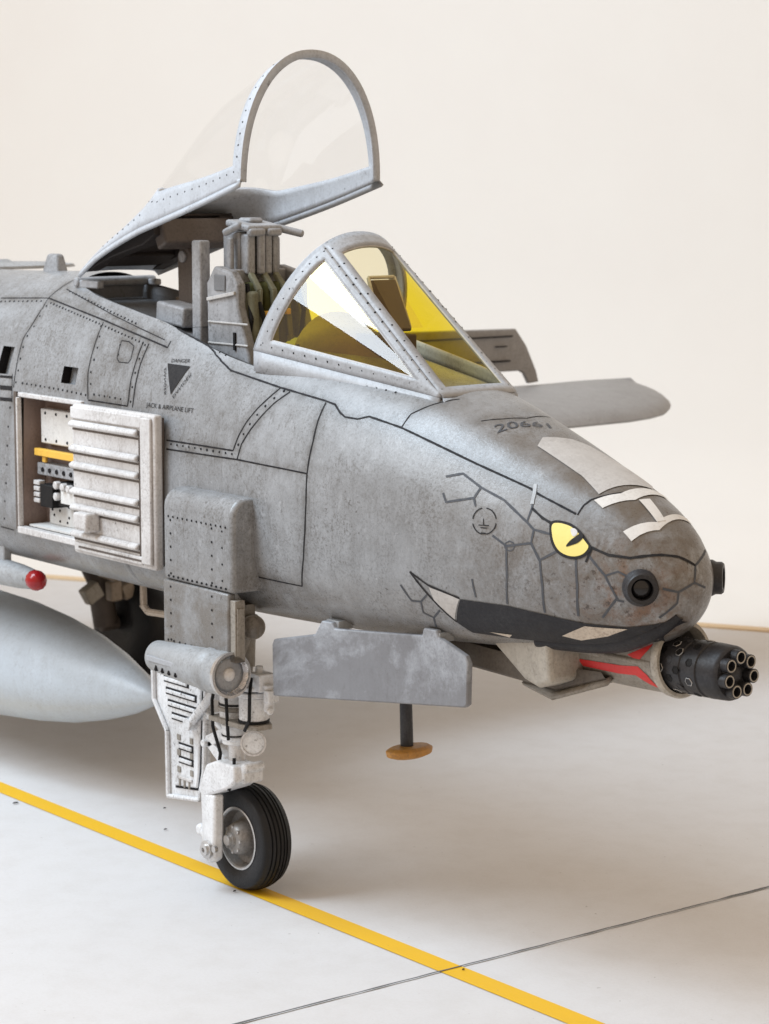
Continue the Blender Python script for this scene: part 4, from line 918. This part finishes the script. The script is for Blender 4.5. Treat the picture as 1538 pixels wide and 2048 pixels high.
def tyre(b):
    P = []
    for t, r in prof: P.append((t, r))
    # tread grooves
    G = []
    for g in (-.05, -.027, 0, .027, .05): G.append(g)
    Q = []
    side_pts = [p for p in P if p[1] < .287]
    lo = [p for p in side_pts if p[0] < 0]; hi = [p for p in side_pts if p[0] > 0]
    top = lambda t: .305 - .018 * (abs(t) / .07) ** 2.2
    mid = [(-.068, top(-.068))]
    for g in G: mid += [(g - .006, top(g)), (g - .0035, top(g) - .008), (g + .0035, top(g) - .008), (g + .006, top(g))]
    mid.append((.068, top(.068)))
    b.lathe((0, 0, .305), (0, 1, 0), lo + mid + hi, 72, cap=False)
gp('tyre', 'tyre', tyre, smooth=40)
for pts_ in (((.09, gy - .06, 1.30), (.07, gy - .10, 1.15), (.08, gy - .10, 1.0), (.06, gy - .08, .9)), ((-.07, gy - .06, 1.25), (-.10, gy - .08, 1.1), (-.08, gy - .09, .95), (-.05, gy - .06, .80), (-.06, -.17, .70)), ((.26, gy - .06, 1.28), (.30, gy - .10, 1.2), (.28, gy - .09, 1.05), (.22, gy - .08, .98)), ((.10, gy - .07, .80), (.13, gy - .09, .72), (.09, -.20, .62))):
    gp('hydraulic_hose', 'black', lambda b: b.tube(pts_, .010, 7))
gp('collar_band', 'black', lambda b: (b.cyl((0, gy, 1.082), (0, gy, 1.094), .087, None, 24), b.cyl((.195, gy, 1.018), (.195, gy, 1.03), .088, None, 24), b.cyl((.01, gy, .908), (.01, gy, .916), .077, None, 24)))
gp('rim_flange', 'steel', lambda b: b.lathe((0, -.083, .305), (0, 1, 0), [(-.002, .180), (-.004, .170), (.004, .163), (.01, .17)], 40, cap=False))
for k in range(8): gp('wheel_bolt', 'steel', lambda b: b.lathe((.072 * math.cos(k * .785), -.11, .305 + .072 * math.sin(k * .785)), (0, -1, 0), [(0, .012), (.012, .011), (.014, .004)], 6))
# aft leaf door with its pressed inner skin
leaf = [(-.80, 1.23), (-.845, 1.16), (-.84, .97), (-.70, .80), (-.695, .405), (-.36, .45), (-.31, .62), (-.28, 1.16)]
gdr = gp('leaf_door', 'white', lambda b: b.prism(leaf, (0, -.085, 0), (1, 0, 0), (0, 0, 1), (0, .035, 0)), bevel=.012)
inner = [(-.72, 1.17), (-.755, 1.12), (-.75, 1.0), (-.60, .80), (-.60, .63), (-.63, .60), (-.62, .49), (-.38, .52), (-.36, .64), (-.33, 1.12)]
gp('leaf_door_seam', 'line', lambda b: b.prism([(-.53 + (x + .53) * 1.09, .83 + (z - .83) * 1.05) for x, z in inner], (0, -.088, 0), (1, 0, 0), (0, 0, 1), (0, .004, 0)))
gp('leaf_door_panel', 'white', lambda b: b.prism(inner, (0, -.105, 0), (1, 0, 0), (0, 0, 1), (0, .019, 0)), bevel=.01)
for xa, xb, z in ((-.70, -.46, 1.115), (-.68, -.38, 1.045), (-.66, -.38, .975), (-.62, -.44, .905), (-.55, -.42, .74), (-.55, -.42, .66)):
    gp('slot_edge', 'line', lambda b: b.span((xa - .012, -.107, z - .022), (xb + .012, -.1045, z + .022)), bevel=.0)
    gp('door_stiffener', 'white', lambda b: b.span((xa, -.118, z - .012), (xb, -.106, z + .012)), bevel=.006)
for z in (.79, .70, .60): gp('door_stiffener', 'chin', lambda b: (b.span((-.575, -.1115, z - .018), (-.54, -.105, z + .018)), b.span((-.44, -.1115, z - .018), (-.41, -.105, z + .018))), bevel=.004)
gp('door_stiffener', 'cream', lambda b: b.span((-.58, -.115, .545), (-.42, -.105, .565)), bevel=.005)
gp('door_stiffener', 'chin', lambda b: [b.span((-.56 + .05 * i, -.112, .50), (-.545 + .05 * i, -.105, .55)) for i in range(3)], bevel=.003)

gp('leaf_door_rim', 'white', lambda b: b.tube([(x * .985 - .008, -.098, .83 + (z - .83) * .985) for x, z in leaf] + [(leaf[0][0] * .985 - .008, -.098, .83 + (leaf[0][1] - .83) * .985)], .014, 8))
# forward gear door, hung along the lower edge of the fuselage
fd = lambda x: -.145 + (x - .45) * .13
FD = [(.46, 1.215), (.455, 1.50), (.47, 1.53), (.79, 1.60), (.84, 1.68), (.915, 1.68), (.935, 1.648), (1.57, 1.70), (1.58, 1.74), (1.67, 1.74), (1.68, 1.705), (1.865, 1.635), (1.885, 1.60), (1.88, 1.385), (1.86, 1.37)]
fgd = part('forward_gear_door', 'door', bevel=.008)(lambda b: b.add([(x, fd(x) + d, z) for d in (-.014, .022) for x, z in FD], [tuple(range(15)), tuple(reversed(range(15, 30)))] + [(i, i + 15, (i + 1) % 15 + 15, (i + 1) % 15) for i in range(15)]))
for c in ((.885, -.02, 1.66), (1.63, .06, 1.70)): part('door_hinge', 'skin2', fgd, bevel=.006)(lambda b: b.box(c, (.11, .10, .05)))
# boarding step hanging below the belly
stp = part('step_post', 'gun')(lambda b: b.cyl((1.03, .30, 1.60), (1.055, .30, .965), .033, .036, 14))
part('step_foot', 'ochre', stp, bevel=.02, seg=3)(lambda b: b.lathe((1.075, .30, .925), (0, 0, 1), [(0, .07), (.015, .105), (.045, .11), (.06, .09)], 24, (1.35, .75)))

# ------------------------------------------------------------------ gun and chin
ga = V((3.285, .50, 1.715)); gdir = V((1, 0, .035)).normalized(); g0 = ga - gdir * .60
sleeve = MB(); sl0 = V((1.95, .515, 1.665)); sld = (V((2.905, .515, 1.725)) - sl0).normalized()
sleeve.lathe(sl0, sld, [(0, .12), (.25, .15), (.7, .168), (.93, .174), (.935, .165), (.5, .15)], 40, cap=False)
slo = sleeve.build('gun_sleeve', 'chin', jet, smooth=40)
part('sleeve_ring', 'ring', slo, smooth=50)(lambda b: b.lathe(sl0, sld, [(.915, .176), (.925, .186), (.955, .19), (.968, .182), (.968, .166), (.94, .160), (.90, .158)], 40, cap=False))
SBV = BVHTree.FromPolygons([v.co for v in slo.data.vertices], [tuple(p.vertices) for p in slo.data.polygons])
def proj_sleeve(x, z, off):
    h = SBV.ray_cast(V((x, -3, z)), V((0, 1, 0))); return None if h[0] is None else h[0] + V((0, -.8, (h[0].z - 1.7) * 3)).normalized() * off
for poly in ([(2.33, 1.655), (2.66, 1.675), (2.775, 1.69), (2.83, 1.655), (2.878, 1.59), (2.82, 1.605), (2.745, 1.64), (2.62, 1.628), (2.36, 1.622)], [(2.70, 1.735), (2.86, 1.81), (2.84, 1.78), (2.78, 1.715)]):
    b = MB(); fill2d(b, poly, .003, proj_sleeve, .025); b.build('red_tongue', 'red', slo)
    b = MB()
part('sleeve_rib', 'chin', slo, bevel=.01)(lambda b: b.tube([(2.05, .375, 1.69), (2.5, .352, 1.705), (2.885, .348, 1.715)], .017))
gun = part('rotary_gun', 'gun', smooth=40)(lambda b: b.lathe(g0, gdir, [(0, .130), (.10, .130), (.33, .130), (.335, .124), (.35, .124), (.355, .133), (.44, .133), (.445, .126), (.46, .126), (.465, .134), (.555, .131), (.570, .125), (.578, .117), (.578, .04), (.53, .035)], 40))
GBV = BVHTree.FromPolygons([v.co for v in gun.data.vertices], [tuple(p.vertices) for p in gun.data.polygons])
d_, u_, v_ = basis(gdir)
for k in range(7):
    a = 2 * math.pi * (k + .3) / 7; c = g0 + (u_ * math.cos(a) + v_ * math.sin(a)) * .083
    bar = part('barrel', 'gun', gun, smooth=40)(lambda b: b.lathe(c, gdir, [(.40, .036), (.50, .036), (.60, .034), (.62, .034), (.622, .029), (.622, .0225), (.50, .022)], 18, cap=False))
part('muzzle_hub', 'gun', gun)(lambda b: b.lathe(g0, gdir, [(.52, .035), (.59, .035), (.595, .022), (.60, .001)], 16))
for ring, t in enumerate((.21, .265, .315, .40)):
    for k in range(9):
        a = 2 * math.pi * (k + .5 * (ring % 2)) / 9; n = u_ * math.cos(a) + v_ * math.sin(a); q = g0 + gdir * t + n * (.1285 + (.003 if t > .35 else 0))
        part('clamp_stud', 'black' if (k + ring) % 3 else 'gun', gun)(lambda b: b.lathe(q, n, [(-.01, .022), (.0028, .022), (.0035, .018), (.0015, .016), (.0015, .001)], 6, cap=False))
        if k % 3 == ring % 3: part('worn_edge', 'steel', gun)(lambda b: b.lathe(q, n, [(.0025, .0235), (.0042, .0225), (.0042, .0205)], 6, cap=False))
# muzzle rims worn bright
for k in range(7):
    a = 2 * math.pi * (k + .3) / 7; c = g0 + (u_ * math.cos(a) + v_ * math.sin(a)) * .083
    part('muzzle_rim', 'ring', gun)(lambda b: b.lathe(c, gdir, [(.6215, .0295), (.6235, .0285), (.6235, .0245), (.6215, .0235)], 18, cap=False))
# chin fairing: trough, hanging scoop and lower lip
part('chin_trough', 'trough', bevel=.012)(lambda b: b.add([(1.40, .20, 1.66), (1.40, .20, 1.54), (1.5, .50, 1.48), (1.45, .72, 1.64), (2.2, .335, 1.60), (2.2, .335, 1.475), (2.2, .50, 1.455), (2.2, .70, 1.66), (2.5, .36, 1.615), (2.55, .345, 1.59), (2.55, .50, 1.57), (2.5, .66, 1.60)],
     [(0, 1, 5, 4), (1, 2, 6, 5), (2, 3, 7, 6), (4, 5, 9, 8), (5, 6, 10, 9), (6, 7, 11, 10), (0, 3, 2, 1)]))
part('trough_lip', 'chin', bevel=.008)(lambda b: b.add([(1.95, .33, 1.475), (2.20, .30, 1.445), (2.56, .335, 1.575), (2.56, .37, 1.60), (2.20, .34, 1.475), (1.95, .36, 1.50)], [(0, 1, 4, 5), (1, 2, 3, 4)])).modifiers.new('t', 'SOLIDIFY').thickness = .02
part('chin_scoop', 'ring', bevel=.025, seg=3)(lambda b: b.add([(1.86, .19, 1.70), (2.02, .14, 1.80), (2.34, .155, 1.80), (2.345, .165, 1.62), (2.345, .175, 1.555), (2.235, .185, 1.512), (2.13, .18, 1.54), (1.86, .52, 1.70), (2.02, .55, 1.80), (2.34, .55, 1.80), (2.345, .53, 1.62), (2.345, .50, 1.555), (2.235, .50, 1.512), (2.13, .50, 1.54)],
     [tuple(range(7)), tuple(reversed(range(7, 14)))] + [(i, i + 7, (i + 1) % 7 + 7, (i + 1) % 7) for i in range(7)]))
def lip(b):
    P = [fpt(2.25 + .80 * k / 20, 2.58 + .12 * math.sin(math.pi * k / 20)) for k in range(21)]
    rows = []
    for i, q in enumerate(P):
        t = (P[min(i + 1, 20)] - P[max(i - 1, 0)]).normalized(); h = BV.find_nearest(q); n = h[1] if h[1].z < 0 else -h[1]; sd = n.cross(t).normalized()
        wd_ = .058 * math.sin(math.pi * min(1, .12 + .8 * i / 20)) ** .6
        rows.append([q + sd * wd_ * math.cos(a) + n * (.022 * math.sin(a) - .004) for a in [math.pi * k / 8 for k in range(9)]])
    for r0, r1 in zip(rows, rows[1:]):
        for j in range(8): b.add([r0[j], r1[j], r1[j + 1], r0[j + 1]], [(0, 1, 2, 3)])
part('lower_lip', 'soot', smooth=60)(lip)

# ------------------------------------------------------------------ stores, wing, main gear, spine
tank = part('drop_tank', 'tank', smooth=60)(lambda b: b.lathe((-1.60, .42, .765), (-1, 0, -.012), [(0, .004), (.03, .035), (.1, .075), (.3, .15), (.6, .235), (.95, .31), (1.35, .365), (1.8, .405), (2.3, .42), (3.4, .42), (4.2, .38), (4.9, .22), (5.2, .02)], 56))
part('tank_pylon', 'skin2', tank, bevel=.02)(lambda b: b.prism([(-3.7, 1.62), (-5.4, 1.62), (-5.4, 1.05), (-3.9, 1.05)], (0, .38, 0), (1, 0, 0), (0, 0, 1), (0, .08, 0)))
pod = part('sensor_pod', 'skin2', smooth=50)(lambda b: b.lathe((-2.23, -.08, 1.485), (-1, 0, .0), [(-.0, .055), (.06, .066), (.2, .078), (.4, .085), (1.4, .085), (1.5, .05)], 28))
part('pod_nose', 'redlens', pod, smooth=70)(lambda b: b.lathe((-2.23, -.08, 1.485), (1, -.1, -.05), [(-.05, .054), (-.02, .064), (.02, .066), (.05, .056), (.072, .03), (.08, .001)], 12))
part('pod_pylon', 'skin2', pod, bevel=.01)(lambda b: b.span((-3.3, -.10, 1.54), (-2.6, -.04, 1.66)))
# belly strap frame behind the gear
part('belly_bracket', 'tan', bevel=.008)(lambda b: (b.tube([(-1.25, .10, 1.57), (-1.25, .10, 1.44), (-1.2, .10, 1.41), (-.35, .10, 1.46)], .022)))
def wingm(b):
    st = [(0.9, -2.35, -5.2, 1.80, .34), (4.7, -2.57, -4.35, 2.12, .26), (5.45, -2.62, -4.25, 2.12, .25), (5.75, -2.70, -4.24, 2.122, .25), (6.0, -2.82, -4.22, 2.125, .24), (6.2, -2.98, -4.18, 2.135, .22), (6.35, -3.12, -4.10, 2.145, .20), (6.45, -3.26, -4.0, 2.155, .16), (6.51, -3.42, -3.9, 2.165, .10), (6.54, -3.58, -3.8, 2.175, .02)]
    rows = []
    for y, le, te, z, th in st:
        r = []
        for k in range(21):
            t = 2 * math.pi * k / 20; c = .5 + .5 * math.cos(t); xx = te + (le - te) * c
            prof_ = th * (1.6 * math.sqrt(max(0, 1 - c)) * c ** .9 if c < 1 else 0)
            r.append(V((xx, y, z + .14 * (1 - c) + (prof_ * .62 if math.sin(t) >= 0 else -prof_ * .4))))
        rows.append(r)
    for r0, r1 in zip(rows, rows[1:]):
        for j in range(20): b.add([r0[j], r1[j], r1[j + 1], r0[j + 1]], [(0, 1, 2, 3)])
    b.add(rows[-1][:-1], [tuple(range(20))])
wing = part('wing', 'wing', smooth=50)(wingm)
part('aileron', 'wing', wing, bevel=.01)(lambda b: b.prism([(2.6, 2.80), (5.455, 2.758), (5.57, 2.617), (5.68, 2.406), (5.71, 2.31), (5.60, 2.30), (5.55, 2.385), (5.50, 2.41), (2.6, 2.43)], (-4.02, 0, 0), (0, 1, 0), (0, 0, 1), (-.04, 0, .0)))
part('wing_seam', 'line', wing)(lambda b: (b.box((-3.999, 4.9, 2.70), (.01, 1.0, .012)), b.box((-3.999, 5.1, 2.50), (.01, .55, .014)), b.box((-3.999, 5.28, 2.62), (.01, .12, .010))))
mgear = empty('main_gear', (0, 0, 0), '', ''); mgear.parent = jet
for k_ in ('label', 'category'): del mgear[k_]
mp = lambda nm, mt, fn, **k: part(nm, mt, mgear, **k)(fn)
mp('main_strut', 'brown', lambda b: (b.cyl((-5.4, 2.15, 1.75), (-5.4, 2.35, .45), .10), b.box((-5.4, 2.18, 1.35), (.35, .30, .5)), b.cyl((-5.35, 1.85, 1.6), (-5.4, 2.3, .75), .075), b.cyl((-5.4, 2.3, .46), (-5.4, 2.8, .46), .06)), bevel=.01)
random.seed(31)
for k in range(24):
    c_ = (-5.05 - .25 * random.random(), 1.95 + .5 * random.random(), .6 + .75 * random.random()); q_ = (c_[0] + .1, c_[1] + random.uniform(.0, .2), c_[2] + random.uniform(-.22, .22))
    if k % 2: mp('gear_fitting', random.choice(['tan', 'ring', 'cream']), lambda b: b.box(c_, (.1, random.uniform(.06, .16), random.uniform(.06, .2)), Matrix.Rotation(random.uniform(-.6, .6), 3, 'X')), bevel=.015)
    elif c_[1] > 2.2: mp('gear_rod', random.choice(['tan', 'brown', 'black']), lambda b: b.cyl(c_, q_, random.uniform(.018, .035)))
mp('main_tyre', 'tyre', lambda b: b.lathe((-5.4, 2.45, .46), (0, 1, 0), [(0, .2), (-.01, .3), (.03, .42), (.09, .46), (.21, .46), (.27, .42), (.31, .3), (.3, .2)], 48), smooth=50)
mp('gear_door', 'brown', lambda b: b.box((-5.2, 1.72, 1.62), (.5, .10, .40)), bevel=.03)
part('wheel_well', 'black', bevel=.05)(lambda b: b.span((-7.2, 1.9, 1.25), (-5.0, 2.9, 2.0)))
# spine: antenna and low fairing
ant = part('antenna', 'seat', bevel=.02, seg=3)(lambda b: b.add([(-2.88, .37, 3.36), (-2.67, .37, 3.36), (-2.67, .47, 3.36), (-2.88, .47, 3.36), (-2.83, .39, 3.505), (-2.71, .39, 3.505), (-2.71, .45, 3.505), (-2.83, .45, 3.505)], [(0, 3, 2, 1), (4, 5, 6, 7), (0, 1, 5, 4), (1, 2, 6, 5), (2, 3, 7, 6), (3, 0, 4, 7)]))
part('spine_fairing', 'skin2', smooth=50)(lambda b: b.lathe((-3.85, .42, 3.375), (0, 0, 1), [(0, .55), (.02, .54), (.035, .45), (.045, .2), (.06, .18), (.065, .001)], 36, (1.4, .55)))
